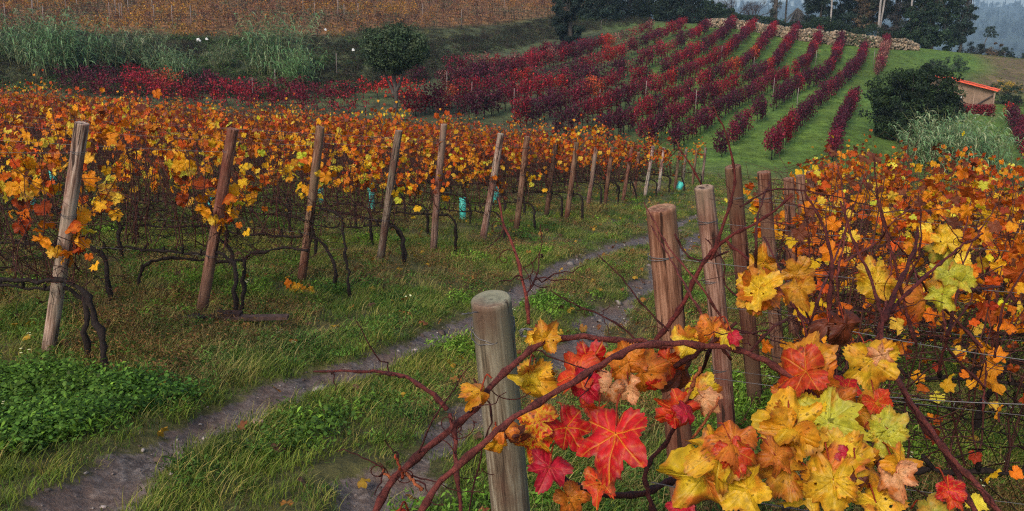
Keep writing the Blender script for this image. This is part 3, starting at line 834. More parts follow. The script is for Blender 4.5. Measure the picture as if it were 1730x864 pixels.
W_R = [6, 5, 2.6, 1.2, 1, 1.6, 2, .5, .6]; W_Y = [7, 5, 2.2, 1.2, 1.2, 1.6, 2.6, .5, .8]; W_O = [3, 4, 4, 2.5, 2, .5, 1, 1, 1]; W_B = [1.5, 2.5, 3, 2.2, 3.5, .4, .6, 1.4, 3]
V_CLOSE = [make_vine(230, w, LEAF_HI, .043, 1.46, .50, 28, 110, clump=4, thick=.95) for w in (W_R, W_O, W_R)]
V_NEAR = [make_vine(rng.integers(90, 125), w, LEAF_HI, .062, 1.5, .76, 22, 120, clump=rng.integers(8, 13)) for w in (W_Y, W_R, W_Y, W_R, W_Y, W_O, W_Y)]
V_MID = [make_vine(125, w, LEAF_MID, .052, 1.55, .72, 20, 80, clump=12) for w in (W_Y, W_O, W_B, W_O, W_Y)]
V_FAR = [make_vine(125, w, LEAF_LOW, .052, 1.60, .74, 18, 64, thick=1.2, clump=12) for w in (W_O, W_B, W_B, W_O, W_B)]
count_y = 0
def field_row(k, base, rdir, smax_t, side, first=-.32, ylim=None):
    global count_y
    rz = math.atan2(rdir[1], rdir[0]); s = first; j = 0
    while True:
        x, y = base[0] + rdir[0] * s, base[1] + rdir[1] * s
        if (side == 'left' and x < -.64 * y - .5) or (side == 'right' and x > .66 * y + .9) or y < .8: break
        d = math.hypot(x, y)
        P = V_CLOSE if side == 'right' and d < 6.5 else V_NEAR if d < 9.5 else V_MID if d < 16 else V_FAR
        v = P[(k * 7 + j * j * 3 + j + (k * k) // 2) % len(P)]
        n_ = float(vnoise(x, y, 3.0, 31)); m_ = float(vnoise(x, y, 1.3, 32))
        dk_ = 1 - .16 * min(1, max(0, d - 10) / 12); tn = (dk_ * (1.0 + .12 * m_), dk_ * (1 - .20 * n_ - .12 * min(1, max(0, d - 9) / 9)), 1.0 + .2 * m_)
        hue_w = 'yellow' if n_ < -.25 else 'orange' if n_ < .35 else 'rusty orange'
        lab = '%s vine, %s from the end post of the %s row %s of the track' % (hue_w, ordn(j), ordn(k), side)
        slope = 1.0
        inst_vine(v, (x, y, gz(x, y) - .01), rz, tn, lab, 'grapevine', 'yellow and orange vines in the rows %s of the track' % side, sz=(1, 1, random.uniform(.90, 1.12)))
        count_y += 1; j += 1; s += 1.12 * (1.0 if d < 16 else 1.0)
for k, (b, t) in enumerate(left_rows):
    if k in (16, 18): continue
    field_row(k, b, RDIR, .62, 'left')
RD2 = -RDIR
for k, (b, t) in enumerate(right_rows):
    if k == 0: continue
    field_row(k, b, RD2, .66, 'right', first=.35 if k < 3 else .15 if k < 5 else -.40)
print('yellow vines', count_y)

# trellis wires of the nearest rows
def wire(p0, p1, sag, label, grp, r=.0013, barbs=0, spiral=False):
    P0, P1 = np.array(p0, float), np.array(p1, float); n = 24
    s = np.linspace(0, 1, n)[:, None]; P = P0 * (1 - s) + P1 * s; P[:, 2] -= (sag * 4 * s * (1 - s))[:, 0]
    mb = MB(); tube(mb, P, r, 5)
    for b_ in range(barbs):
        q = P[rng.integers(n)] ; tube(mb, [q - rng.normal(0, .006, 3), q + rng.normal(0, .006, 3)], r * .8, 4)
    o = mb.build('trellis_wire', M_WIRE)
    return tag(o, label, 'wire', grp)
for k in range(7):
    b, t = left_rows[k]
    for hn, hf in (('lower', .34), ('upper', .88)):
        p = b + (t - b) * hf; L_ = (b[0] + .66 * b[1]) / .82 + 1
        q = np.array([p[0] + RDIR[0] * L_, p[1] + RDIR[1] * L_, 0]); q[2] = gz(q[0], q[1]) + hf * 1.45
        wire(p, q, .02, '%s trellis wire of the %s vine row left of the track' % (hn, ordn(k)), 'trellis wires left of the track')
for k in range(1, 6):
    b, t = right_rows[k]
    for hn, hf in (('lower', .34), ('middle', .58), ('upper', .88)):
        p = b + (t - b) * hf; L_ = (.66 * b[1] - b[0]) / 1.1 + .6
        q = np.array([p[0] + RD2[0] * L_, p[1] + RD2[1] * L_, 0]); q[2] = gz(q[0], q[1]) + hf * 1.42
        wire(p, q, .015, '%s trellis wire of the %s post row right of the track' % (hn, ordn(k)), 'trellis wires right of the track')

# teal grow tubes round young vines
M_TEAL = plain('teal_plastic', (.09, .66, .55), .45, .4, 0, 12, .15)
TG = [((57, 360), 44, 'at the far left edge'), ((357, 374), 44, 'just left of the second leaning post'), ((543, 345), 28, 'beside the third leaning post'), ((628, 352), 44, 'left of the grey split post'),
      ((782, 371), 41, 'standing clear between two posts, brightest'), ((838, 347), 34, 'just right of the pale leaning post'), ((1145, 322), 16, 'tilted, beyond the whitish posts'), ((92, 318), 22, 'behind the pale broad post, highest of them')]
for i, ((u, v), hpx, lab) in enumerate(TG):
    b = cast(u, v); dep = b[1] * cos(PITCH) - b[2] * sin(PITCH); H = max(.3, hpx / F * dep)
    mb = MB(); r_ = 11 / 1500 * dep / 2 * (1 if i != 2 else .7)
    k = 14; a_ = np.arange(k) * 2 * pi / k
    V = np.concatenate([np.stack([(rr_) * np.cos(a_), (rr_) * np.sin(a_), np.full(k, z_)], 1) for rr_, z_ in ((r_, 0), (r_ * .97, H * .5), (r_, H), (r_ * .9, H), (r_ * .88, 0))])
    i_ = np.arange(4)[:, None] * k; j = np.arange(k)[None]; j2 = (j + 1) % k
    mb.add(V, None, np.stack([i_ + j, i_ + j2, i_ + k + j2, i_ + k + j], -1).reshape(-1, 4))
    e = empty('vine_guard', (b[0], b[1], gz(b[0], b[1]) - .01)); tag(e, 'teal plastic tube guarding a young vine, ' + lab, 'vine guard', 'teal vine guards')
    if i == 6: e.rotation_euler = (0, radians(22), 0)
    mb.build('tube', M_TEAL, e)
    st = MB(); tube(st, wiggle((0, 0, -.03), (.01, .01, H * 1.35), 8, .004), .006, 6); st.build('stem', M_BARK, e)
# ------------------------------------------------------------------ crimson vineyard on the far slope
def red_bush(n, seed, L_=2.0, H_=1.35):
    parts = {}
    r_ = MB()
    for s in (.0, 1.0):
        tube(r_, wiggle((s, 0, -.05), (s + .05, 0, .5), 5, .02), .03, 5)
    tube(r_, wiggle((0, 0, .5), (L_, 0, .5), 6, .02), .018, 4)
    for c in range(24):
        x0 = rng.uniform(0, L_); tube(r_, wiggle((x0, 0, .5), (x0 + rng.normal(0, .2), rng.normal(0, .2), rng.uniform(.9, 1.5)), 4, .03), .006, 3, (.7, .4, .4), False)
    parts['trunk'] = r_.mesh('trunk', M_BARK)
    lf = MB(); nc = 34
    cx = rng.uniform(-.1, L_ + .1, nc); cz = .32 + (H_ - .25) * rng.beta(1.2, 1.1, nc); cy = rng.normal(0, .15, nc)
    k = rng.integers(0, nc, n)
    pos = np.stack([cx[k], cy[k], cz[k]], 1) + rng.normal(0, 1, (n, 3)) * (.14, .10, .12)
    M = frame_rot(np.stack([rng.normal(0, .7, n), rng.normal(0, .9, n), rng.normal(.5, .5, n)], 1), rng.normal(0, 1, (n, 3)) + (0, 0, -1))
    c = np.ones((n, 3)) * rng.lognormal(0, .42, (n, 1)) * rng.lognormal(0, .08, (n, 3))
    scatter(lf, LEAF_TINY[0], LEAF_TINY[1], pos, M, rng.uniform(.055, .11, n), c)
    parts['foliage'] = lf.mesh('foliage', M_RLEAF, False)
    return parts
RB = [red_bush(n, i) for i, n in enumerate((560, 620, 500, 560))]
RB_SP = [red_bush(n, i, 2.0, 1.2) for i, n in enumerate((260, 200))]
ROWS = [
 [(1498, 66), (1493, 88), (1482, 118)], [(1448, 155), (1435, 180), (1420, 210), (1408, 248)],
 [(1461, 78), (1450, 105), (1425, 130), (1390, 160), (1345, 205), (1300, 250)],
 [(1422, 64), (1410, 95), (1395, 120), (1360, 135), (1305, 170), (1255, 210), (1213, 246)],
 [(1386, 54), (1370, 90), (1350, 112), (1290, 142), (1225, 178), (1140, 228)],
 [(1349, 46), (1325, 80), (1300, 112), (1240, 140), (1170, 175), (1090, 222)],
 [(1313, 42), (1290, 70), (1262, 98), (1190, 135), (1120, 172), (1010, 218)],
 [(1276, 38), (1250, 65), (1222, 90), (1150, 125), (1060, 162), (940, 208)],
 [(1242, 36), (1215, 60), (1190, 78), (1110, 118), (1000, 152), (860, 200)],
 [(1202, 37), (1160, 64), (1110, 90), (1020, 124), (920, 148), (770, 188)],
 [(1160, 38), (1100, 64), (1040, 90), (950, 120), (850, 140), (690, 178)],
 [(1108, 42), (1050, 62), (990, 82), (900, 106), (820, 122), (740, 140)],
 [(1000, 72), (940, 86), (870, 104), (810, 115), (735, 118)],
 [(860, 178), (760, 172), (650, 172), (560, 168), (480, 163), (390, 156), (300, 150), (200, 142), (130, 138)],
 [(610, 118), (580, 114), (535, 118)], [(740, 150), (620, 148), (480, 148), (400, 142), (290, 134), (150, 126)], [(880, 130), (800, 134), (720, 138)],
 [(735, 118), (700, 124)],
 [(1732, 200), (1725, 225), (1745, 260)], [(1700, 182), (1712, 205), (1735, 240)]]
RED_GAP = {13: .02, 14: .05, 15: .12}
REDC = {'dark maroon': (.095, .014, .030), 'crimson': (.27, .016, .028), 'bright scarlet': (.42, .030, .025), 'orange red': (.42, .075, .026), 'wine red': (.17, .014, .030), 'faded pinkish': (.26, .10, .08)}
red = []
for ri, pts in enumerate(ROWS):
    W = np.array([(lambda p: p if p[1] < 119 else at(u, v + 3, 113))(cast(u, v + 3, .65, 130))[:2] for u, v in pts])
    seg = np.hypot(*np.diff(W, axis=0).T); cum = np.concatenate([[0], np.cumsum(seg)])
    P = spline(W, 80); cs = np.concatenate([[0], np.cumsum(np.hypot(*np.diff(P, axis=0).T))]); j = 0
    n_ = int(cs[-1] / 1.9)
    for q in range(n_ - 1, -1, -1):
        s = (q + .5) * 1.9
        x, y = np.interp(s, cs, P[:, 0]), np.interp(s, cs, P[:, 1]); x2, y2 = np.interp(s + .5, cs, P[:, 0]), np.interp(s + .5, cs, P[:, 1])
        if random.random() < RED_GAP.get(ri, .03): continue
        if y < 54 and abs((x + cos(math.atan2(y2 - y, x2 - x))) / y + .131) < .020: continue
        a_ = float(vnoise(x, y, 4.5, 41)) * .8 - .12 + random.gauss(0, .22); b_ = float(vnoise(x, y, 9, 42))
        if ri in (1, 2, 3): a_ -= .15
        nm = 'dark maroon' if a_ < -.15 else 'wine red' if a_ < .2 else 'crimson' if a_ < .55 else 'bright scarlet' if a_ < .8 else 'orange red'
        if ri in (0,): nm = random.choice(['wine red', 'faded pinkish'])
        if ri in (11, 12) and random.random() < .3: nm = 'faded pinkish'
        red.append((x, y, math.atan2(y2 - y, x2 - x), nm, ri, j)); j += 1
red.sort(key=lambda r: math.hypot(r[0], r[1]))
print('red vines', len(red), 'ranges', [round(math.hypot(*r[:2])) for r in red[::60]])
rest = MB()
for q, (x, y, rz, nm, ri, j) in enumerate(red):
    t_ = np.array(REDC[nm]) * random.uniform(.8, 1.25); sz = random.uniform(.85, 1.12)
    pr = (RB_SP if random.random() < (.25 if ri > 8 else .06) else RB)
    v = pr[q % len(pr)]
    if q < 298:
        lab = '%s vine, %s from the low end of the %s red row from the right' % (nm, ordn(j), ordn(ri))
        inst_vine(v, (x, y, gz(x, y) - .03), rz, tuple(t_), lab, 'grapevine', 'red vines on the far green slope', 'red_grapevine', (1, random.uniform(.9, 1.3) * (.95 if ri > 7 else .72), sz * (1.08 if ri > 6 else 1)))
    else:
        for part, cc in (('foliage', t_), ('trunk', np.array([.5, .5, .5]))):
            me = v[part]
            if part == 'trunk': continue
            n = len(me.vertices); V = np.empty(n * 3, np.float32); me.vertices.foreach_get('co', V); V = V.reshape(-1, 3)
            C_ = np.empty(n * 4, np.float32); me.color_attributes['Col'].data.foreach_get('color', C_); C_ = C_.reshape(-1, 4)[:, :3]
            c_, s_ = cos(rz), sin(rz)
            V2 = V * (1, 1.1, sz); V2 = np.stack([V2[:, 0] * c_ - V2[:, 1] * s_ + x, V2[:, 0] * s_ + V2[:, 1] * c_ + y, V2[:, 2] + gz(x, y) - .03], 1)
            rest.add(V2, None, np.arange(n).reshape(-1, 4), C_ * cc)
if rest.n: tag(rest.build('far_red_vines', leafy('far_red_leaf', .3, 'none', .2), None, False), 'mass of dark red vines filling the upper end of the far slope', 'vines', kind='stuff')

# pale stakes standing in the red rows
M_STAKE = plain('pale_stake', (.26, .21, .19), .8, .2, 0, 30)
for q, (u, v) in enumerate([(755, 165), (797, 185), (868, 200), (1012, 200), (1090, 182), (1174, 200), (1305, 175), (1377, 118), (1218, 110), (1117, 100), (1272, 130), (1015, 62), (965, 75), (466, 160), (428, 175), (569, 130), (1475, 115), (1345, 195)]):
    b = cast(u, v); mb = MB(); tube(mb, [(0, 0, -.1), (.01, 0, .9), (.03, .01, 1.7)], .02, 6)
    o = mb.build('stake', M_STAKE, loc=(b[0], b[1], gz(b[0], b[1])))
    tag(o, 'thin pale vineyard stake standing in the red rows, %s of those picked out there' % ordn(q) if False else 'thin pale stake rising above the red vines', 'stake', 'pale stakes in the red rows')

# ------------------------------------------------------------------ brown vineyard on the upper hillside (a mass)
def clump_mesh(pal, n=70, r=.8, leaf=.10):
    m_ = MB(); d_ = rng.normal(size=(n, 3)); d_ /= np.linalg.norm(d_, axis=1)[:, None]
    pos = d_ * (rng.uniform(.3, 1, (n, 1)) ** .5) * r * (1, .6, .7) + (0, 0, r * .8)
    scatter(m_, LEAF_TINY[0], LEAF_TINY[1], pos, rand_rot(n), rng.uniform(.6, 1.3, n) * leaf, leaf_cols(n, np.array(pal), [1] * len(pal), .3))
    for _ in range(5): tube(m_, [(rng.normal(0, .2), 0, -.1), (rng.normal(0, .4), 0, r * 1.2)], .012, 3, (.10, .06, .05), False)
    return m_.mesh('vine_clump', M_GRASS)
HC = proto_coll('hill_protos', [clump_mesh([(.36, .16, .05), (.25, .10, .04), (.42, .21, .05)]), clump_mesh([(.18, .065, .04), (.11, .055, .04)]), clump_mesh([(.42, .22, .03), (.36, .16, .03)]), clump_mesh([(.13, .12, .06), (.10, .09, .05)])])
X, Y = [], []
for rw in range(30):
    yy = 73 + rw * 3.1
    xs_ = np.arange(-.75 * yy, .10 * yy + 3, .95)
    X.append(xs_ + rng.normal(0, .1, len(xs_))); Y.append(yy + .12 * (xs_ + 30) + rng.normal(0, .15, len(xs_)))
x = np.concatenate(X); y = np.concatenate(Y); t = x / y
by = np.interp(t, [-1.1, -.55, -.2, .04, .14], [58, 58, 62, 100, 116])
k_ = (y > by + 13) & (rng.uniform(size=len(x)) < .93); x, y = x[k_], y[k_]; n = len(x)
idx = np.where(vnoise(x, y, 7, 51) > .35, 2, rng.choice([0, 0, 1, 1, 3], n)); idx = np.where(vnoise(x, y, 8, 52) > .55, 3, idx)
s = rng.uniform(.75, 1.25, n)
gn_scatter('hillside_vines', HC, np.stack([x, y, GZ(x, y)], 1), np.stack([0 * x, 0 * x, rng.uniform(0, 6.28, n)], 1), np.stack([s, s, s], 1), idx, np.ones((n, 3)) * rng.uniform(.7, 1.2, (n, 1)), 'rust brown vineyard covering the upper hillside', 'vines')
for q in range(34):
    u = rng.uniform(-20, 900); v = rng.uniform(8, 52); b = cast(u, v)
    mb = MB(); tube(mb, [(0, 0, -.1), (.02, 0, 1), (.05, .02, 1.9)], .028, 6)
    tag(mb.build('stake', M_STAKE, loc=(b[0], b[1], gz(b[0], b[1]))), 'pale vineyard stake standing in the rust brown upper vineyard', 'stake', 'stakes in the upper vineyard')

# scrub on the bank
SCR = [(.030, .045, .020), (.05, .055, .028), (.06, .045, .03), (.035, .03, .02)]
SB = proto_coll('scrub_protos', [clump_mesh([SCR[0], SCR[1]], 110, .8, .09), clump_mesh([SCR[2], SCR[3]], 110, .8, .09), clump_mesh([(.07, .13, .03), (.05, .09, .03)], 110, .7, .09)])
n = 3000; t = rng.uniform(-.66, .15, n)
by = np.interp(t, [-1.1, -.55, -.2, -.08, .04, .14], [56, 56, 58, 66, 99, 113]); y = by + rng.uniform(-1, 16, n); x = t * y
idx = np.where(vnoise(x, y, 5, 53) > .25, 2, rng.choice([0, 1, 0], n)); s = rng.uniform(.3, .9, n)
gn_scatter('bank_scrub', SB, np.stack([x, y, GZ(x, y) - .15], 1), np.stack([0 * x, 0 * x, rng.uniform(0, 6.28, n)], 1), np.stack([s, s, s * .8], 1), idx, np.ones((n, 3)) * rng.uniform(.6, 1.25, (n, 1)), 'dark scrub and brambles over the bank below the brown vineyard', 'scrub')

# ------------------------------------------------------------------ giant reeds
def reed_mesh(nst, H, sp, cols, bend=1.0):
    st = MB(); lf = MB()
    for _ in range(nst):
        x0, y0 = rng.normal(0, sp), rng.normal(0, sp * .7); h = H * rng.uniform(.6, 1.05)
        ln = rng.normal(0, .12, 2) + np.array([x0, y0]) * .30
        s = np.linspace(0, 1, 7)[:, None]
        P = np.concatenate([[x0, y0] + ln * h * s ** 2, s * h], 1)
        tube(st, P, np.linspace(.016, .006, 7), 4, (1, 1, 1), False)
        nl = rng.integers(12, 20)
        for q in range(nl):
            f = rng.uniform(.18, 1.0); o = np.array([np.interp(f, s[:, 0], P[:, i]) for i in range(3)])
            a = rng.uniform(0, 2 * pi); l_ = rng.uniform(.55, .95) * (1.15 - .3 * f); w = rng.uniform(.022, .038)
            ss = np.linspace(0, 1, 5); r = l_ * (ss * .85); dz = l_ * (.75 * ss - bend * 1.15 * ss ** 2) * rng.uniform(.6, 1.1)
            C_ = o + np.stack([cos(a) * r, sin(a) * r, dz], 1); sd = np.array([-sin(a), cos(a), .25]) * w
            wd = np.array([.5, 1, .85, .5, .05])[:, None]
            V = np.concatenate([C_ - sd * wd, C_ + sd * wd])
            lf.add(V, None, [(i, i + 1, 6 + i, 5 + i) for i in range(4)], np.tile(np.array(cols[rng.integers(len(cols))]) * rng.uniform(.7, 1.3), (10, 1)))
    return {'stalks': st.mesh('stalks', plain('reed_stalk', (.20, .21, .09), .7, .3, 0, 8)), 'foliage': lf.mesh('foliage', M_REED, False)}
RG = [(.12, .20, .09), (.18, .24, .13), (.09, .155, .07), (.25, .25, .15)]
REEDS = [reed_mesh(60, 3.6, .75, RG), reed_mesh(50, 3.2, .65, RG), reed_mesh(70, 3.0, .9, RG[:3])]
def reed(u, v, d, p, s, lab, rz=0, tint=(1, 1, 1)):
    b = at(u, v, d); e = empty('giant_reed', (b[0], b[1], gz(b[0], b[1]) - .05), rz); e.scale = (s, s, s)
    tag(e, lab, 'reeds', 'giant reed clumps')
    for k_, me in REEDS[p].items():
        o = bpy.data.objects.new('stalk_bundle' if k_ == 'stalks' else k_, me); o.parent = e; COL.objects.link(o); o.color = (*tint, 1)
for q, (u, d, p, s, lab, tn) in enumerate([
        (62, 61, 0, 1.0, 'reed clump at the far left of the bank', (.85, .95, .85)), (118, 60, 2, 1.15, 'tall full reed clump, second from the left on the bank', (.9, 1.05, .9)), (180, 61, 1, .82, 'drooping reed clump right of the tallest left one', (.85, .95, .9)),
        (240, 62, 1, .85, 'grey green reed clump in the middle left of the bank', (1.05, 1.0, .95)), (290, 59, 2, .72, 'low spreading reed clump before the white scrap', (.95, 1.0, .9)), (462, 62, 0, 1.08, 'tall reed clump left of the round olive', (.9, 1.1, .95)),
        (500, 60, 2, .72, 'low reed clump at the foot of the tall one near the olive', (.9, 1.1, .8)), (375, 63, 1, .5, 'thin small reed clump between the middle and the tall right one', (1.0, .95, .9)), (10, 62, 1, .7, 'reed clump cut by the left edge', (.8, .9, .8))]):
    reed(u, 100, d, p, s * 1.12, lab, q * 1.3, tuple(1.25 * c for c in tn))
for q, (u, d, s, lab) in enumerate([(1570, 46.5, .86, 'pale reed clump at the left, against the dark bush'), (1612, 46, .95, 'tallest pale reed clump below the shed'), (1655, 46.5, .9, 'pale reed clump right of the tallest, below the shed'), (1595, 48, .95, 'pale reed clump behind, half hidden by the others'), (1640, 48, .95, 'pale reed clump at the back, under the shed door')]):
    reed(u, 265, d - 2.2, (1, 0, 2, 0, 1)[q], s * .90, lab, q * 2.1, (1.5, 1.65, 1.45))

# ------------------------------------------------------------------ trees and bushes
def tree(name, base, trunk, crown, pal, leaf, n, label, cat, group=None, lobes=9, squash=.7, bark=None, fill=1.0, seed=0, gap=.25, roots=None, hang=0):
    """trunk = list of (x, y, z, r); crown = list of (cx, cy, cz, rx, ry, rz) blobs broken into leafy clumps"""
    e = empty(name, base); tag(e, label, cat, group)
    tb = MB()
    for tr in trunk:
        P = np.array([q[:3] for q in tr]); R_ = np.array([q[3] for q in tr]); m_ = max(6, 3 * len(P))
        S = spline(P, m_); S[1:-1] += rng.normal(0, R_.mean() * .25, (m_ - 2, 3)) * (1, 1, .3)
        tube(tb, S, np.interp(np.linspace(0, 1, m_), np.linspace(0, 1, len(R_)), R_), 9)
    vol = np.array([c[3] * c[4] * c[5] for c in crown]); vol = vol ** .66; vol /= vol.sum()
    lf = MB(); top = np.array(trunk[0][-1][:3]) if trunk else np.zeros(3)
    for c, w in zip(crown, vol):
        C0, R0 = np.array(c[:3]), np.array(c[3:])
        nn = int(n * w); ncl = max(6, int(lobes * w * len(crown) ** .5 * 4))
        d_ = rng.normal(size=(ncl, 3)); d_ /= np.linalg.norm(d_, axis=1)[:, None]; d_[:, 2] = np.abs(d_[:, 2]) * np.where(rng.uniform(size=ncl) < gap * 1.4, -1, 1)
        rad = rng.uniform(.55, 1.0, (ncl, 1)) * (1 + rng.normal(0, .07, (ncl, 1)))
        cc = C0 + d_ * rad * R0; cr = R0.mean() * rng.uniform(.16, .34, ncl)
        for q in range(0, ncl, 3):
            m0 = C0 * .6 + top * .4
            tube(tb, wiggle(top, cc[q], 6, R0.mean() * .02), np.linspace(.05, .015, 6) * R0.mean() * .5, 4, (.8, .8, .8), False)
        k = rng.integers(0, ncl, nn)
        dd = rng.normal(size=(nn, 3)); dd /= np.linalg.norm(dd, axis=1)[:, None]
        pos = cc[k] + dd * (cr[k] * rng.uniform(.2, 1.15, nn) ** .6)[:, None] * (1, 1, squash)
        if hang: pos[:, 2] -= hang * rng.uniform(0, 1, nn) ** 2
        nrm = dd + rng.normal(0, .6, (nn, 3)) + (0, 0, .3)
        cl = np.array(pal)[rng.integers(0, len(pal), ncl)][k] * rng.lognormal(0, .28, (nn, 1)) * rng.lognormal(0, .22, ncl)[k][:, None]
        scatter(lf, LEAF_TINY[0] * (.6, 1, 1), LEAF_TINY[1], pos, frame_rot(nrm, rng.normal(size=(nn, 3))), leaf * rng.uniform(.6, 1.4, nn), cl.clip(.002, .9))
    if tb.n: tb.build('trunk', bark or M_TREEBARK, e)
    lf.build('crown', M_TREELEAF, e, False)
    return e
def gb(u, v, d=None, dz=0):
    b = cast(u, v) if d is None else at(u, v, d); return (b[0], b[1], gz(b[0], b[1]) - dz)
OL = [(.045, .080, .034), (.065, .10, .046), (.030, .052, .026), (.085, .115, .055)]
DK = [(.026, .048, .024), (.036, .060, .027), (.020, .033, .022)]
DKB = [(.022, .040, .030), (.03, .05, .035), (.018, .028, .022)]
EU = [(.045, .075, .060), (.06, .09, .07), (.035, .055, .045)]
BR = [(.10, .07, .045), (.075, .06, .04), (.13, .085, .05)]
tree('olive_tree', gb(668, 190, 50), [[(0, 0, -.2, .14), (.05, 0, 1.1, .11), (.0, 0, 2.6, .12)], [(0, 0, 1.4, .10), (-.3, .1, 2.1, .08), (-.7, .1, 3.0, .05)], [(0, 0, 1.5, .10), (.35, -.1, 2.2, .08), (.7, 0, 3.2, .04)]],
     [(0, 0, 4.2, 1.95, 1.9, 1.2), (0, 0, 3.7, 1.75, 1.7, .8), (.7, 0, 4.1, 1.2, 1.2, 1.0), (-.7, 0, 4.1, 1.2, 1.2, 1.0), (-.2, 0, 4.7, 1.2, 1.2, .7), (.4, 0, 4.6, 1.2, 1.2, .8), (0, 0, 3.7, 1.5, 1.5, 1.1)], OL, .095, 42000, 'round dark olive tree on a short trunk among red vines', 'olive tree', lobes=60, gap=.5)
bb = gb(1540, 255, 51)
tree('laurel_bush', (bb[0], bb[1], bb[2] - 1.25), [[(0.2, 0, -.3, .15), (0, 0, 1.5, .12), (-.2, 0, 3, .08)]], 
     [(-.2, 0, 2.4, 1.7, 1.4, 1.7), (-.9, 0, 4.2, 1.9, 1.5, 1.4), (-1.2, 0, 2.8, 1.5, 1.3, 1.4), (.6, .2, 4.5, 1.8, 1.5, 1.1), (-.5, 0, 1.3, 1.1, 1, 1.1), (.8, .3, 3.5, 1.9, 1.5, 1.2), (1.5, .4, 3.0, 1.5, 1.2, 1.1), (-.6, 0, 2.7, 1.6, 1.4, 1.4), (.2, 0, 1.0, .9, .9, 1.0), (1.0, .3, 1.9, 1.2, 1, 1.0), (-1.4, 0, 3.4, 1.1, 1.1, 1.1), (0.4, 0, 2.8, 1.6, 1.3, 1.2)],
     [(.030, .055, .020), (.022, .040, .018), (.040, .068, .022), (.016, .026, .016)], .11, 75000, 'big dense dark green bush overhanging the grass left of the shed', 'bush', lobes=55, gap=.5)
tree('ivy_tree', gb(962, 62, 92), [[(0, 0, -.2, .3), (0, 0, 3, .25), (.2, 0, 7, .12)]], [(0, 0, 1.8, 1.5, 1.4, 1.6), (-.2, 0, 3.6, 1.7, 1.5, 1.8), (.2, 0, 5.6, 1.5, 1.4, 2.0), (-.1, 0, 7.5, 1.3, 1.2, 1.5)], DKB, .17, 24000, 'dark narrow ivy-covered tree at the edge of the brown vineyard', 'tree', lobes=16, gap=.5)
HT = [(1010, 112, 3.0, 7, DKB, 'dark blue-green tree beyond the bank, leftmost in the row behind the red slope'), (1062, 119, 3.6, 8, DKB, 'tall dark tree behind the slope, second from the left'), (1108, 119, 3.4, 7.5, DK, 'very dark rounded tree behind the top of the red rows'), (1150, 118, 3.2, 5.2, DKB, 'dark green tree behind the slope, lower than its left neighbours'), (1190, 119, 2.8, 3.2, DK, 'low dark bushy tree at the left end of the stone wall'), (1222, 121, 2.2, 2.2, DK, 'small dark bush just behind the left end of the wall')]
for u, d, r, h, pal, lab in HT:
    b = at(u, 40, d); z = gz(b[0], b[1])
    tree('evergreen_tree', (b[0], b[1], z), [[(0, 0, -.2, .22), (.1, 0, h * .4, .18), (0, 0, h * .7, .1)]], [(0, 0, h * .35, r, r * .9, h * .35), (-.2 * r, 0, h * .62, r * .85, r * .8, h * .32), (.3 * r, .1, h * .72, r * .6, r * .6, h * .3), (0, 0, h * .15, r, r * .8, h * .2)], pal, .20, 14000, lab, 'tree', 'dark trees behind the red slope', lobes=26, gap=.5)
# hedge band behind the stone wall
def hedge(u0, u1, v, d, h, lab, pal=DK):
    a_, b_ = at(u0, v, d), at(u1, v, d); e = empty('hedge', (a_[0], a_[1], gz(a_[0], a_[1]))); tag(e, lab, 'hedge')
    lf = MB(); n = 9000; s = rng.uniform(0, 1, n)
    x = (b_[0] - a_[0]) * s; y = (b_[1] - a_[1]) * s; X_, Y_ = x + a_[0], y + a_[1]
    hh = h * (.75 + .25 * vnoise(X_, Y_, 2.2, 61) + .12 * vnoise(X_, Y_, .8, 62))
    z = hh * rng.uniform(0, 1, n) ** .6; yo = rng.normal(0, .55, n)
    pos = np.stack([x, y + yo, GZ(X_, Y_) - gz(a_[0], a_[1]) + z], 1)
    cl = np.array(pal)[rng.integers(0, len(pal), n)] * rng.lognormal(0, .3, (n, 1)) * (1 + .3 * vnoise(X_, Y_, 1.5, 63))[:, None]
    scatter(lf, LEAF_TINY[0] * (.6, 1, 1), LEAF_TINY[1], pos, rand_rot(n), .15 * rng.uniform(.6, 1.4, n), cl.clip(.002, 1))
    lf.build('foliage', M_TREELEAF, e, False)
hedge(1225, 1420, 44, 116, 1.6, 'low dark hedge behind the left stretch of the stone wall')
hedge(1370, 1570, 56, 115, 2.3, 'taller dark hedge behind the right stretch of the stone wall')
# bare and tall trees beyond the wall
def bare(u, v, d, h, lab, col=(.9, .8, 1.0)):
    b = at(u, v, d); e = empty('bare_tree', (b[0], b[1], gz(b[0], b[1]) - .1)); tag(e, lab, 'tree', 'trees beyond the stone wall')
    tb = MB()
    def grow(p, dr, l, r, k):
        P = wiggle(p, p + dr * l, 5, l * .02); tube(tb, P, np.linspace(r, r * .6, 5), 5 if k > 2 else 3, col, False)
        if k == 0: return
        for _ in range(rng.integers(3, 5)):
            q = P[rng.integers(2, 5)]; nd = dr + rng.normal(0, .5, 3) + (0, 0, .12); nd /= np.linalg.norm(nd); grow(q, nd, l * rng.uniform(.6, .8), r * .55, k - 1)
    for _ in range(3):
        dr = np.array([rng.normal(0, .3), rng.normal(0, .3), 1]); grow(np.array([0, 0, 0.]), dr / np.linalg.norm(dr), h * .36, h * .022, 5)
    tb.build('trunk', M_TREEBARK, e)
bare(1247, 44, 128, 6.2, 'leafless purplish tree spreading behind the left of the wall')
bare(1272, 44, 130, 5.0, 'second leafless tree, close against the ivy-clad trunk')
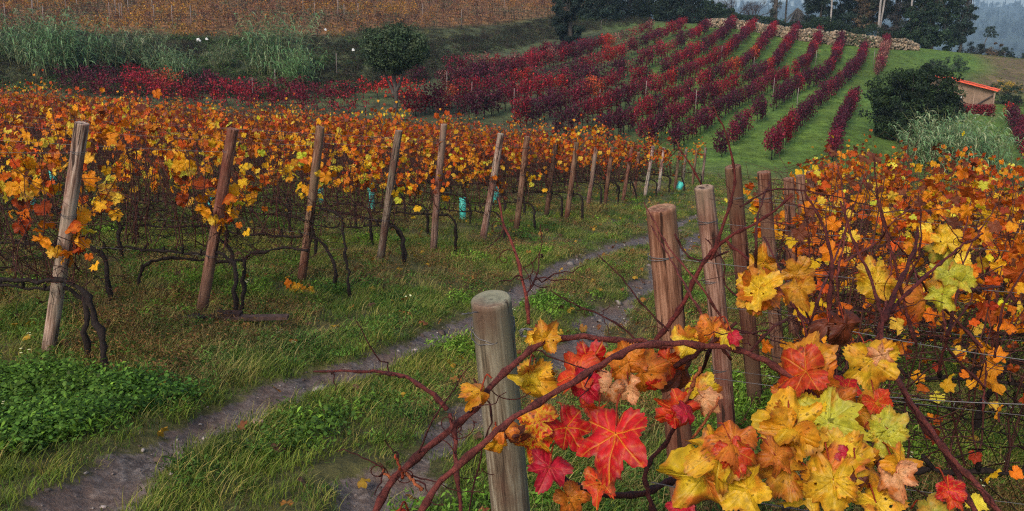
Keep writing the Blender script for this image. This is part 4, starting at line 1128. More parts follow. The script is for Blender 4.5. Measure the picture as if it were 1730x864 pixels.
def tall(u, d, h, tw, lean, crown, pal, lab, leaf=.16, n=6000, bark=None, twin=False, name='tall_tree', ivy=None, v=45):
    b = at(u, v, d); z = gz(b[0], b[1]) - .1
    tr = [[(0, 0, -.3, tw), (lean * .4, 0, h * .5, tw * .8), (lean, 0, h, tw * .4)]]
    if twin: tr.append([(.1, .2, -.3, tw * .8), (tw * 3 + .1, .2, h * .5, tw * .7), (tw * 3.2 + .4, .2, h, tw * .35)])
    return tree(name, (b[0], b[1], z), tr, crown, pal, leaf * 1.25, int(n * 1.8), lab, 'tree', 'trees beyond the stone wall', bark=bark, lobes=24, gap=.5)
tall(1308, 122, 12, .32, .1, [(0, 0, 2.8, .75, .7, 2.6), (0.1, 0, 6.5, .7, .7, 2.6), (0, 0, 10.5, 3, 3, 2)], [(.06, .055, .05), (.05, .06, .05), (.08, .07, .065)], 'thick ivy-clad trunk rising out of the picture above the wall', .10, 9000)
tall(1326, 125, 12, .14, .1, [(0, 0, 11, 2, 2, 2)], EU, 'slim grey trunk right of the thick ivy-clad one', n=1500)
tall(1345, 190, 14, .3, 0, [(0, 0, 5, 4.5, 4, 4.5), (3, 0, 9, 4, 4, 4), (-3, 0, 8, 3.5, 3, 4), (6, 0, 5, 4, 4, 4)], [(.05, .10, .09), (.06, .11, .10)], 'hazy blue-green tree standing well behind the wall', .28, 9000, name='misty_tree', v=38)
tall(1385, 124, 10, .2, 0, [(0, 0, 2.6, 2.6, 2.2, 2.4), (-.8, 0, 5.5, 2.3, 2, 2.4), (1.2, 0, 6.5, 2.6, 2, 2.2), (2.5, 0, 3.2, 2.2, 2, 2.2)], DKB, 'dark round tree left of the pale thin trunk', n=11000)
tall(1403, 121, 12, .13, -.3, [(0, 0, 11, 2.2, 2, 2)], EU, 'thin pale trunk in front of dark trees above the wall', n=1500, bark=M_PALEBARK)
tall(1432, 127, 10, .2, 0, [(0, 0, 3.0, 2.6, 2.2, 2.6), (1.0, 0, 6.2, 2.5, 2, 2.4), (3.0, 0, 4.2, 2.2, 2, 2.6)], DKB, 'dark tree between the two pale trunks', n=9000)
tall(1462, 124, 10, .18, 0, [(0, 0, 3.4, 2.0, 1.8, 2.2), (.6, 0, 6.2, 2.2, 2, 2.2)], BR + [(.05, .06, .035)], 'brownish thinning tree left of the twin pale trunks', n=5000)
tall(1484, 118, 13, .17, -.1, [(0.3, 0, 12, 2.5, 2, 2)], EU, 'twin pale eucalyptus trunks standing just behind the wall', n=1500, bark=M_PALEBARK, twin=True, v=50)
tall(1512, 124, 10, .2, 0, [(0, 0, 2.8, 2.0, 2, 2.2), (.4, 0, 6.2, 2.3, 2, 2.4)], [(.05, .045, .045), (.035, .045, .03), (.07, .06, .055)], 'grey brown tree right of the twin pale trunks', n=7000)
tall(1535, 121, 12, .15, .3, [(0.3, 0, 11, 2.5, 2, 2)], EU, 'slender grey trunk leaning into the big dark tree', n=1500, bark=M_PALEBARK)
tall(1572, 112, 9, .3, 0, [(-1.6, 0, 2.2, 2.2, 2, 2.0), (0, 0, 3.0, 2.8, 2.2, 2.6), (.6, 0, 5.2, 2.4, 2, 2.0), (-1.4, 0, 4.6, 2.0, 1.8, 1.8), (1.9, 0, 1.8, 1.8, 1.6, 1.8), (.2, 0, 7.2, 1.6, 1.5, 1.6), (-1.8, 0, 6.6, 1.6, 1.5, 1.6)], [(.026, .050, .024), (.035, .06, .028), (.02, .035, .022)], 'largest dark green tree at the right end of the wall', n=17000, v=78)
tall(1622, 116, 9, .2, .6, [(-.6, 0, 2.6, 1.4, 1.2, 1.6), (.3, 0, 4.0, 1.5, 1.2, 1.4), (.1, 0, 5.8, 1.3, 1.1, 1.3), (-.8, 0, 7.4, 1.6, 1.3, 1.2), (1.1, 0, 4.9, .8, .8, .6), (1.0, 0, 3.0, .7, .7, .5)], [(.045, .075, .060), (.03, .05, .04)], 'lacy tree with open branches against the blue valley', n=6500, v=75)
tree('round_bush', gb(1577, 128, 82), [], [(0, 0, .7, 1.2, 1.0, .95), (.3, 0, .9, .8, .8, .6)], [(.035, .055, .035), (.045, .06, .04)], .09, 4500, 'small round grey-green bush behind the big dark bush', 'bush', lobes=12, gap=.5)
tree('round_bush', gb(1606, 112, 88), [], [(0, 0, .5, 1.7, 1.2, .9)], [(.06, .10, .05), (.05, .08, .045)], .10, 3500, 'paler green bush above and right of the small round one', 'bush', lobes=12, gap=.5)
tree('round_bush', gb(1682, 92, 122), [], [(0, 0, 1.2, 1.6, 1.2, 1.3)], BR, .12, 3000, 'reddish brown bush on the skyline before the misty valley', 'bush', lobes=10, gap=.5)
tree('round_bush', gb(1700, 97, 120), [], [(0, 0, .9, 1.1, 1.0, 1.0), (1.6, 0, .5, 1.2, .9, .6)], DKB, .12, 2500, 'dark bush on the skyline right of the brown one', 'bush', lobes=10, gap=.5)
tree('round_bush', gb(1642, 93, 118), [], [(0, 0, .8, 2.0, 1.2, 1.0)], [(.04, .04, .04), (.03, .045, .035)], .12, 3000, 'dark bush at the foot of the lacy tree', 'bush', lobes=10, gap=.5)
tree('round_bush', gb(1700, 165, 72), [], [(-.8, 0, .8, 1.4, 1.1, .9), (1.2, 0, .8, 1.5, 1.1, .9)], DK, .09, 4500, 'dark green bush right of the shed above the red vines', 'bush', lobes=12, gap=.5)
tree('yellow_shrub', gb(1692, 158, 74), [], [(0, 0, 1.2, 1.0, .8, .55), (.9, 0, 1.1, .7, .6, .45)], [(.45, .28, .03), (.3, .22, .04), (.10, .10, .04)], .08, 1600, 'yellow flowering shrub beside the shed roof', 'shrub', lobes=10, gap=.5)
# small leaning tree further down the slope
b = at(1645, 88, 150); z = gz(b[0], b[1])
tree('leaning_tree', (b[0], b[1], z), [[(0, 0, -.3, .12), (1.0, 0, (b[2] - z) * .6 + 1, .09), (2.2, 0, b[2] - z + 3.2, .05)]], [(2.4, 0, b[2] - z + 3.6, .9, .7, .7), (1.9, 0, b[2] - z + 2.8, .6, .5, .4), (3.0, 0, b[2] - z + 2.7, .7, .6, .5)], EU, .16, 1500, 'small leaning tree standing alone against the mist', 'tree', lobes=10)
# woods in the misty valley
FT = MB()
for q in range(3):
    pass
def far_tree_mesh(kind):
    m_ = MB(); n = 260
    if kind == 0:
        pos = rng.normal(size=(n, 3)) * (2.2, 2.2, 1.3) + (0, 0, 10.5)
    elif kind == 1:
        d_ = rng.normal(size=(n, 3)); d_ /= np.linalg.norm(d_, axis=1)[:, None]; pos = d_ * rng.uniform(.5, 1, (n, 1)) * (3.2, 3.2, 3.6) + (0, 0, 6)
    else:
        h_ = rng.uniform(0, 1, n); a_ = rng.uniform(0, 6.28, n); r_ = (1 - h_) * 2.6 * rng.uniform(.3, 1, n); pos = np.stack([np.cos(a_) * r_, np.sin(a_) * r_, 2 + h_ * 11], 1)
    scatter(m_, LEAF_TINY[0], LEAF_TINY[1], pos, rand_rot(n), rng.uniform(.5, 1.1, n), np.array([.03, .045, .03]) * rng.lognormal(0, .3, (n, 1)))
    tube(m_, [(0, 0, -1), (0, 0, 9)], .25, 5, (.05, .04, .035), False)
    return m_.mesh('far_tree', M_GRASS)
FC = proto_coll('far_tree_protos', [far_tree_mesh(i) for i in (0, 1, 2, 1)])
n = 6500; d_ = np.exp(rng.uniform(math.log(330), math.log(3400), n)); t = rng.uniform(.02, .72, n); y = d_; x = t * y
kk = (vnoise(x, y, 120, 71) > -.35) | (y < 700); x, y = x[kk], y[kk]; n = len(x); s = rng.uniform(.7, 1.35, n) * np.where(y > 1500, 1.3, 1)
gn_scatter('valley_woods', FC, np.stack([x, y, GZ(x, y) - .5], 1), np.stack([0 * x, 0 * x, rng.uniform(0, 6.28, n)], 1), np.stack([s, s, s], 1), rng.integers(0, 4, n), np.ones((n, 3)) * rng.uniform(.7, 1.2, (n, 1)), 'woods fading to blue in the misty valley and on the far ridge', 'woods')

# ------------------------------------------------------------------ dry stone wall along the crest
wp = [cast(u, v)[:2] for u, v in [(1195, 47), (1240, 50), (1290, 58), (1340, 68), (1400, 76), (1450, 79), (1500, 83), (1550, 86)]]
WP = spline(np.array(wp), 300); mb = MB()
def rock(seed):
    import bmesh
    bm = bmesh.new(); bmesh.ops.create_icosphere(bm, subdivisions=1, radius=1)
    V = np.array([v.co[:] for v in bm.verts]); T = np.array([[v.index for v in f.verts] for f in bm.faces]); bm.free()
    V = V * (1 + np.random.default_rng(seed).normal(0, .16, (len(V), 1))); V = np.sign(V) * np.abs(V) ** .75
    return V, T
RK = [rock(i) for i in range(5)]
n = 5200; s = rng.uniform(0, 1, n); ip = s * 299
x = np.interp(ip, np.arange(300), WP[:, 0]); y = np.interp(ip, np.arange(300), WP[:, 1])
hh = 1.25 + .22 * vnoise(x, y, 3, 81) + .15 * vnoise(x, y, 1.0, 82) - .6 * np.clip((s - .85) / .15, 0, 1) - .5 * np.clip((.12 - s) / .12, 0, 1)
zz = rng.uniform(0, 1, n); yo = (1 - zz * .5) * rng.uniform(-.55, .55, n)
pos = np.stack([x, y + yo, GZ(x, y) + zz * hh], 1)
cl = np.array([[.36, .255, .165], [.28, .205, .14], [.19, .155, .115], [.40, .33, .24], [.12, .10, .07]])[rng.choice(5, n, p=[.3, .3, .15, .15, .1])] * rng.lognormal(0, .18, (n, 1))
dk = vnoise(x, y, 4, 83) > .35
cl = np.where(dk[:, None] & (rng.uniform(size=(n, 1)) < .6), np.array([.10, .105, .055]), cl)
M_ = rand_rot(n)
for q, (V, T) in enumerate(RK):
    k_ = np.arange(n) % 5 == q; scatter(mb, V * (1.3, .9, .8), T, pos[k_], M_[k_], rng.uniform(.06, .16, k_.sum()), cl[k_])
o = mb.build('stone_wall', plain('dry_stone', (.95, .95, .95), .9, .2, 0, 4, .2, .5, True), smooth=False)
tag(o, 'long rough dry stone wall of ochre stones along the top of the green slope', 'wall')

# ------------------------------------------------------------------ shed
s0 = at(1603, 190, 66); x0, y0 = s0[0], s0[1]; zb = gz(x0 + 1.5, y0) - .25
sh = empty('shed', (x0, y0, zb)); tag(sh, 'small ochre shed with sloping red tile roof behind the big bush', 'shed')
M_WALL = plain('ochre_render', (.27, .18, .125), .9, .15, 0, 2.5, .25, .3)
M_TILE = plain('red_tile', (.66, .12, .07), .8, .25, 0, 9, .3, .3, True)
Wd, Dp = 3.15, 3.4
zt0 = at(1603, 134, 66)[2] - zb; zt1 = at(1672, 152, 66)[2] - zb
mb = MB()
V = []
for yy in (0, Dp):
    V += [(0 - .1, yy, 0), (Wd, yy, 0), (Wd, yy, zt1), (-.1, yy, zt0 + (zt0 - zt1) * .1 / Wd)]
mb.add(V, None, [(0, 1, 2, 3), (5, 4, 7, 6), (1, 5, 6, 2), (4, 0, 3, 7), (3, 2, 6, 7), (0, 4, 5, 1)])
mb.build('wall', M_WALL, sh, False)
mb = MB(); sl_ = (zt1 - zt0) / Wd; nt_ = 18
th = math.atan(sl_)
for q in range(10):
    yy = -.22 + q * (Dp + .44) / 9
    for half in (0, 1):
        k = 7; a_ = np.linspace(0, pi, k); L0 = -.3; n_ = 8
        for seg in range(n_):
            xa = L0 + (Wd + .5) * seg / n_; xb = L0 + (Wd + .5) * (seg + 1.12) / n_
            rr_ = .19 if half == 0 else .15
            if half == 1 : continue
            ring = lambda xx, r: np.stack([np.full(k, xx), yy + r * np.cos(a_), zt0 + sl_ * xx + .05 + .02 * (seg % 2) + r * .55 * np.sin(a_)], 1)
            V = np.concatenate([ring(xa, rr_), ring(xb, rr_ * .88)])
            g = random.uniform(.7, 1.35)
            mb.add(V, None, [(i, i + 1, k + i + 1, k + i) for i in range(k - 1)], (g, g * random.uniform(.85, 1.1), g * .95))
            mb.add(np.concatenate([ring(xb, rr_ * .88), [[xb, yy, zt0 + sl_ * xb]]]), [(i, i + 1, k) for i in range(k - 1)], None, (g * .6,) * 3)
V = []
for xx, dz in ((-.3, 0), (Wd + .2, 0)):
    for yy in (-.3, Dp + .3):
        V += [(xx, yy, zt0 + sl_ * xx + .004), (xx, yy, zt0 + sl_ * xx + .07)]
mb.add(V, None, [(0, 2, 3, 1), (4, 5, 7, 6), (0, 1, 5, 4), (2, 6, 7, 3), (1, 3, 7, 5), (0, 4, 6, 2)], (1.1, 1, 1))
box(mb, ((Wd - .1) / 2, -.33, zt0 + sl_ * (Wd - .1) / 2 + .03), (Wd + .5, .05, .20), (1.35, 1.2, 1.15), M=[[cos(th), 0, -sin(th)], [0, 1, 0], [sin(th), 0, cos(th)]])
mb.build('roof', M_TILE, sh, False)
mb = MB(); P0 = np.array([Wd - .05, -.12, zt1 - .35]); P1 = np.array([Wd - 1.35, -.12, zt1 - 1.15]); tube(mb, [P0, P1], .05, 4, (1, 1, 1)); mb.build('brace', plain('dark_timber', (.05, .04, .04), .8), sh, False)
mb = MB(); box(mb, (.35, -.12, zt0 - 1.25), (.75, .2, .10)); mb.build('ledge', plain('white_ledge', (.7, .7, .68), .7), sh, False)
mb = MB(); box(mb, (Wd - .9, -.02, zt1 - 1.28), (1.5, .10, .07)); 
for xx in (Wd - 1.6, Wd - .1): box(mb, (xx, -.3, (zt1 - .2) / 2), (.09, .09, zt1 - .2))
mb.build('porch_frame', plain('porch_timber', (.36, .24, .17), .8), sh, False)
mb = MB(); n = 2600
pos = np.stack([rng.uniform(Wd - 2.3, Wd + .05, n), rng.normal(-.2, .12, n), rng.uniform(.1, zt1 - .95, n) * rng.uniform(.75, 1, n)], 1)
scatter(mb, LEAF_TINY[0], LEAF_TINY[1], pos, rand_rot(n), rng.uniform(.05, .1, n), np.array([.20, .02, .028]) * rng.lognormal(0, .45, (n, 1)))
cr = empty('creeper', (x0, y0 - .1, zb)); tag(cr, 'dark red creeper climbing the lower front of the shed', 'creeper')
mb.build('foliage', leafy('creeper_leaf', .3), cr, False)
tb = MB(); 
for q in range(6): tube(tb, wiggle((Wd - .2 - q * .25, -.2, -.1), (Wd - .3 - q * .22, -.15, zt1 - 1.4), 8, .04), .012, 4)
tb.build('stems', M_BARK, cr)
cr.children[1].name = 'stem'
# white scraps on the bank
M_WHITE = plain('white_plastic', (.75, .75, .72), .5, .4, 0, 5, .1)
for q, ((u, v), lab) in enumerate([((338, 74), 'bigger white scrap on the bank behind the reeds'), ((52, 99), 'tiny white scrap at the far left of the bank'), ((551, 57), 'white scrap at the edge of the brown vineyard, left of the olive'), ((598, 94), 'white scrap just left of the olive crown'), ((1013, 35), 'white scrap right of the ivy-covered tree'), ((352, 72), 'faint grey scrap beside the bigger white one')]):
    b = cast(u, v); V, T = RK[q % 5]; mb = MB(); r_ = .11 if q != 0 else .16
    mb.add(V * r_ * (1, .6, 1.1), T); z = gz(b[0], b[1])
    V2, T2 = RK[(q + 2) % 5]; mb.add(V2 * r_ * .6 + (r_ * .7, 0, -r_ * .4), T2)
    tag(mb.build('plastic_scrap', M_WHITE, smooth=False, loc=(b[0], b[1] - .3, z + .35)), lab, 'plastic scrap', 'white scraps on the bank')
# ------------------------------------------------------------------ big vine in the foreground: canes, tendrils and single leaves
fv = empty('grapevine', (at(1330, 700, 1.7)[0], at(1330, 700, 1.7)[1] + .25, gz(at(1330, 700, 1.7)[0], at(1330, 700, 1.7)[1] + .25)))
tag(fv, 'nearest vine with large red, orange and yellow leaves sprawling over the thick grey green post', 'grapevine')
FO = np.array(fv.location)
def fpart(mb, name, mat, smooth=True):
    for i in range(len(mb.V)): mb.V[i] = mb.V[i] - FO
    return mb.build(name, mat, fv, smooth)
def px(pts):
    return np.array([at(u, v, d) for u, v, d in pts])
def cane(pts, r0, r1, name='cane', col=(1, 1, 1), n=None, nodes=True):
    P = px(pts); L_ = np.linalg.norm(np.diff(P, axis=0), axis=1).sum(); n = n or max(10, int(L_ / .018))
    S = spline(P, n); S[1:-1] += rng.normal(0, .0012, (n - 2, 3))
    R_ = .86 * np.linspace(r0, r1, n) * (1 + rng.normal(0, .06, n))
    mb = MB()
    c = np.ones((n, 3)) * np.array(col) * (1 + rng.normal(0, .12, (n, 1)))
    if nodes:
        st = max(3, int(.075 / (L_ / n)))
        for q in range(st // 2, n - 1, st): R_[q] *= 1.5; c[q] *= .6
    tube(mb, S, R_, 9, c)
    return fpart(mb, name, M_FCANE), S
M_FCANE = woody('red_brown_cane', (.25, .055, .04), (.06, .016, .015), 130, 1.0, .9, rough=.65, detail=8)
RC = (1, 1, 1); DC = (.45, .45, .5); YC = (2.2, 2.6, 1.2)
CN = [
 ([(628, 880, 1.30), (667, 809, 1.33), (735, 745, 1.38), (800, 693, 1.42), (831, 653, 1.45), (870, 615, 1.48), (911, 582, 1.50), (969, 571, 1.52), (1071, 577, 1.55), (1130, 585, 1.56), (1200, 580, 1.57)], .0062, .0052, RC),
 ([(700, 880, 1.26), (745, 815, 1.28), (827, 742, 1.30), (867, 707, 1.32), (940, 660, 1.36), (1013, 618, 1.40), (1067, 589, 1.44), (1130, 580, 1.47), (1200, 584, 1.50), (1265, 598, 1.50), (1330, 632, 1.48), (1400, 695, 1.45), (1460, 755, 1.42), (1500, 812, 1.40), (1525, 880, 1.38)], .0050, .0062, RC),
 ([(756, 693, 1.40), (725, 662, 1.42), (690, 640, 1.46), (640, 630, 1.52), (590, 628, 1.58), (530, 628, 1.64)], .0046, .0020, (.8, .7, .75)),
 ([(760, 700, 1.39), (768, 745, 1.36), (772, 800, 1.33), (778, 880, 1.30)], .0040, .0036, RC),
 ([(893, 548, 1.62), (890, 505, 1.63), (878, 455, 1.65), (862, 410, 1.68), (848, 365, 1.72), (842, 335, 1.74)], .0042, .0020, (1.3, 1.1, 1)),
 ([(890, 500, 1.63), (905, 470, 1.66), (912, 430, 1.70)], .0022, .0013, DC),
 ([(667, 812, 1.33), (650, 800, 1.33), (648, 792, 1.33)], .003, .002, YC), ([(680, 808, 1.32), (676, 790, 1.30), (668, 768, 1.29)], .003, .0018, (2.2, 1.6, .8)), ([(684, 795, 1.31), (700, 815, 1.29), (712, 828, 1.28)], .0026, .003, YC),
 ([(1265, 598, 1.50), (1300, 560, 1.50), (1330, 540, 1.52)], .003, .002, DC), ([(1140, 620, 1.55), (1190, 590, 1.52), (1245, 545, 1.50)], .0055, .003, DC),
 ([(1500, 590, 2.0), (1520, 650, 1.9), (1560, 710, 1.8), (1610, 775, 1.7), (1660, 830, 1.65), (1705, 890, 1.6)], .0050, .0065, (.9, .9, .9)), ([(1485, 560, 2.05), (1510, 620, 1.95), (1540, 690, 1.86), (1600, 770, 1.76), (1640, 850, 1.68), (1660, 890, 1.65)], .0050, .0062, (.7, .7, .7)),
 ([(1480, 880, 1.55), (1466, 800, 1.58), (1460, 720, 1.62), (1480, 620, 1.68), (1490, 540, 1.75), (1470, 470, 1.85), (1440, 400, 1.95), (1420, 340, 2.0)], .0060, .0026, (.7, .6, .6)),
 ([(1410, 660, 1.9), (1405, 580, 1.92), (1402, 500, 1.95), (1405, 440, 2.0), (1390, 380, 2.05), (1360, 325, 2.1)], .0070, .0025, (.6, .5, .5)),
 ([(1490, 545, 1.75), (1515, 490, 1.8), (1545, 420, 1.9), (1550, 385, 1.95)], .0065, .0030, (.5, .4, .45)),
 ([(1488, 540, 1.76), (1560, 470, 1.9), (1620, 420, 2.0), (1660, 395, 2.1)], .0045, .0022, (.9, .6, .6)),
 ([(1105, 580, 2.6), (1150, 520, 2.6), (1185, 450, 2.6), (1225, 405, 2.6), (1290, 370, 2.6), (1340, 330, 2.6)], .0085, .0035, (.75, .5, .5)),
 ([(1200, 440, 2.6), (1235, 340, 2.6), (1240, 290, 2.6), (1228, 230, 2.6), (1205, 180, 2.6)], .006, .002, (.7, .5, .5)), ([(1185, 312, 2.7), (1160, 270, 2.7), (1140, 235, 2.7)], .0035, .0018, (.9, .6, .6)),
 ([(1140, 395, 2.8), (1160, 430, 2.8), (1190, 440, 2.7), (1230, 425, 2.6)], .004, .003, DC), ([(1095, 600, 2.5), (1060, 560, 2.5), (1010, 530, 2.5), (970, 515, 2.5), (930, 490, 2.5)], .0036, .0016, DC),
 ([(1130, 560, 2.5), (1090, 520, 2.5), (1050, 470, 2.5), (1010, 430, 2.5)], .003, .0014, DC), ([(1225, 405, 2.6), (1300, 470, 2.5), (1360, 540, 2.3), (1400, 600, 2.1)], .005, .0035, (.7, .5, .5)),
 ([(1430, 690, 1.8), (1390, 640, 1.8), (1360, 560, 1.9), (1330, 480, 2.0), (1290, 400, 2.2)], .004, .002, (.8, .6, .6)), ([(1250, 350, 2.7), (1310, 320, 2.7), (1400, 330, 2.6), (1480, 350, 2.6)], .0035, .0016, DC),
 ([(1110, 880, 1.9), (1090, 800, 1.9), (1130, 740, 1.9), (1170, 660, 1.8), (1200, 590, 1.6)], .006, .004, (.4, .35, .4)), ([(930, 800, 1.7), (1000, 830, 1.8), (1080, 835, 1.9), (1140, 810, 2.0)], .007, .008, (.3, .28, .3)),
 ([(800, 640, 1.5), (830, 700, 1.5), (815, 760, 1.5), (790, 880, 1.5)], .0018, .0014, DC), ([(1150, 690, 1.4), (1170, 650, 1.38), (1183, 620, 1.36)], .003, .003, YC), ([(1170, 740, 1.4), (1200, 700, 1.38), (1215, 670, 1.36)], .0026, .002, YC)]
segs = []
for pts, r0, r1, c in CN: segs.append(cane(pts, r0, r1, 'cane', c)[1])
# thin side shoots and curled tendrils grouped per stretch of cane
for S in segs[:22]:
    mb = MB(); mm = 0
    for q in range(rng.integers(2, 6)):
        p = S[rng.integers(1, len(S) - 1)]
        if rng.uniform() < .5:
            P = wiggle(p, p + rng.normal(0, 1, 3) * (.07, .03, .06), 9, .004); tube(mb, P, np.linspace(.0016, .0008, 9), 4, (.4, .4, .45), False); fpart(mb, 'tendril', M_FCANE); mb = MB()
        else:
            a_ = np.linspace(0, rng.uniform(5, 11), 26); r_ = .014 * (1 - a_ / 16); dr = rng.normal(0, 1, 3) * (.05, .02, .05)
            P = p + dr * (np.linspace(0, 1, 26)[:, None]) + np.stack([np.cos(a_) * r_ - r_[0], a_ * .0007, np.sin(a_) * r_], 1)
            tube(mb, P, .0009, 4, (.5, .4, .4), False); fpart(mb, 'tendril', M_FCANE); mb = MB()

# long shoots standing up through the right-hand thicket
for q in range(26):
    u0 = rng.uniform(1230, 1720); v0 = rng.uniform(430, 720); d0 = rng.uniform(1.9, 3.2); u1 = u0 + rng.normal(0, 70); v1 = rng.uniform(255, 430) + (70 if u1 > 1500 else 0)
    cane([(u0, v0, d0), (u0 * .65 + u1 * .35 + rng.normal(0, 14), v0 * .66 + v1 * .34, d0 + rng.normal(0, .08)), (u0 * .3 + u1 * .7 + rng.normal(0, 18), v0 * .33 + v1 * .67, d0 + rng.normal(0, .1)), (u1, v1, d0 + rng.normal(0, .1))], .0042, .0016, 'cane', (rng.uniform(.5, 1.2),) * 3)
# the leaf blade: dense grid so that veins, puckers and blotches are modelled per point
M_FLEAF = leafy('large_vine_leaf', .30, 'none', .35, 0, None, .5)
VEINS = np.radians([0, 50, -50, 106, -106])
COLS = {'red': ((.62, .012, .010), (.40, .006, .012), (.80, .36, .03)), 'crim': ((.50, .010, .030), (.30, .006, .02), (.62, .10, .06)), 'rdor': ((.62, .06, .012), (.50, .02, .012), (.72, .30, .03)), 'oran': ((.66, .20, .015), (.55, .10, .015), (.75, .40, .05)),
        'yelo': ((.74, .46, .02), (.70, .28, .015), (.70, .52, .08)), 'gold': ((.72, .34, .012), (.60, .18, .012), (.72, .45, .04)), 'lime': ((.48, .46, .035), (.56, .42, .03), (.62, .62, .16)), 'brwn': ((.16, .035, .012), (.07, .018, .012), (.25, .07, .02)),
        'pech': ((.72, .36, .16), (.62, .20, .08), (.78, .50, .22)), 'mott': ((.74, .34, .015), (.55, .03, .012), (.78, .46, .04)), 'oliv': ((.40, .36, .04), (.42, .25, .03), (.48, .44, .10)), 'ytor': ((.72, .48, .02), (.62, .16, .02), (.72, .55, .08)), 'ambr': ((.60, .27, .015), (.50, .16, .015), (.68, .40, .06))}
def big_leaf(u, v, d, Rpx, ang, ck, tilt=(0, 0), curl=.35, seed=0, name='leaf', stalk=True):
    """junction at pixel (u, v) and depth d, radius junction-to-tip Rpx, tip pointing ang degrees (0 = right, 90 = up in the picture)"""
    r_ = np.random.default_rng(1000 + seed)
    nA, nR = 150, 22
    ph = np.linspace(-pi, pi, nA, endpoint=False); rad = np.linspace(0, 1, nR + 1)[1:]
    skew = r_.uniform(.85, 1.15, 5); deep = seed in (0, 3, 28) or r_.uniform() < .38; Rpx = Rpx * (1.0 if seed == 0 else .84)
    deg = np.degrees(ph)
    ro = (leaf_rd(ph) if deep else leaf_r(ph)) * (1 + .10 * np.sin(ph + r_.uniform(0, 6)) * .6)
    ro *= np.interp(deg, [-180, -106, -50, 0, 50, 106, 180], [1, skew[0], skew[1], 1, skew[2], skew[3], 1])
    tooth = np.abs(((deg / 360 * 34 + .9 * np.sin(ph * 3 + seed)) % 1) - .5) * 2
    ro *= 1 + ((.10 + .05 * np.sin(ph * 7 + seed)) * (1 - tooth) - .04) + r_.normal(0, .008, nA)
    PH, RD_ = np.meshgrid(ph, rad); RO = np.broadcast_to(ro, PH.shape)
    Rr = RD_ * RO
    x, y = Rr * np.sin(PH), Rr * np.cos(PH)
    # distance to the main veins and to side veins
    best = np.full(PH.shape, 9.); side = np.full(PH.shape, 9.)
    for va in VEINS:
        al = x * sin(va) + y * cos(va); ac = np.abs(x * cos(va) - y * sin(va)); ok = al > 0
        dv = np.where(ok, ac, 9.); closer = dv < best
        sp = ((al - .75 * ac + .03 * np.sin(al * 9 + va * 7 + seed)) * 4.2 + .25) % 1.0
        sd = np.minimum(sp, 1 - sp) / 4.2 * .8
        side = np.where(closer & (al > .1), sd, side); best = np.minimum(best, dv)
    vein = np.exp(-(best / (.014 * (1.35 - .9 * RD_))) ** 2); sv = np.exp(-(side / .013) ** 2) * .38 * (RD_ < .96)
    V_ = np.clip(np.maximum(vein, sv), 0, 1)
    fold = r_.uniform(-.1, .3) if ck in ('red', 'crim') else r_.uniform(-.2, .9); curl = curl * (.8 if ck in ('red', 'crim') else 1.5)
    n1 = vnoise(x + seed * 3.1, y, .22, 91); n2 = vnoise(x, y + seed * 1.7, .07, 92); n3 = vnoise(x + seed, y + seed, .5, 93)
    z = -.045 * V_ + .03 * np.clip(np.minimum(best, side * 3), 0, .2) * 2 + .05 * n1 * RD_ + curl * (-(Rr ** 2) * .55) + .16 * np.sin(PH * 5 + r_.uniform(0, 6)) * RD_ ** 2.5 * (r_.uniform(.3, .8) if ck in ('red', 'crim') else r_.uniform(.7, 1.9)) + fold * np.abs(x) + .06 * vnoise(x + seed, y, .3, 95) + .25 * curl * (x ** 2) * r_.uniform(-1, 1)
    bx, by = r_.uniform(-.5, .5, 2); z += r_.uniform(-.35, .35) * np.maximum(0, Rr - .55) ** 1.3
    z += r_.uniform(-.6, .6) * (.4 if ck in ('red', 'crim') else 1) * np.maximum(0, np.sin(PH + r_.uniform(0, 6)) * Rr - .35) ** 1.4
    base, edge, vc = [np.array(c) for c in COLS[ck]]
    e = np.clip(RD_ * 1.25 - .55 + .5 * n1 + .25 * n3, 0, 1)[..., None]
    if ck == 'mott': e = np.clip((n2 * 1.6 + n1 * .9 + .2) * 1.6, 0, 1)[..., None]
    if ck in ('ytor',): e = np.clip(.2 + 1.4 * n3 + .9 * n1 + (x * .8), 0, 1)[..., None]
    c = base * (1 - e) + edge * e
    c = c * (1 + .30 * n2[..., None] + .20 * n1[..., None]) * r_.uniform(.85, 1.12)
    if ck not in ('red', 'crim', 'brwn'):
        bl = np.clip((n3 + .7 * n1 + .25 * n2 - .30) * 3.0, 0, 1)[..., None] * r_.uniform(.2, .9); c = c * (1 - bl) + np.array([.50, .13, .012]) * bl
    vb = (V_ * (.8 if ck in ('red', 'crim', 'rdor', 'mott') else .42))[..., None]
    c = c * (1 - vb) + vc * vb
    sp_ = ((n2 > .62) & (n1 > -.1))[..., None] & (ck not in ('red', 'crim'))
    c = np.where(sp_, c * .35, c)
    br = (np.clip((RD_ - .86 + .1 * n2) / .12, 0, 1) * (n3 + n1 > .1))[..., None]; c = c * (1 - .6 * br) + np.array([.16, .06, .02]) * .6 * br
    hole = None
    V = np.concatenate([[[0, 0, 0]], np.stack([x, y, z], -1).reshape(-1, 3)])
    C_ = np.concatenate([[vc], c.reshape(-1, 3)]).clip(.003, .95)
    j = np.arange(nA)[None]; j2 = (j + 1) % nA; i = np.arange(nR - 1)[:, None] * nA + 1
    Q_ = np.stack([i + j, i + nA + j, i + nA + j2, i + j2], -1).reshape(-1, 4)
    T = [(0, 1 + q, 1 + (q + 1) % nA) for q in range(nA)]
    if r_.uniform() < .6 and ck not in ('red', 'crim'):      # insect holes
        for _ in range(r_.integers(1, 3)):
            hx, hy = r_.uniform(-.5, .5), r_.uniform(-.1, .6); cen = V[Q_].mean(1); Q_ = Q_[np.hypot(cen[:, 0] - hx, cen[:, 1] - hy) > r_.uniform(.03, .06)]
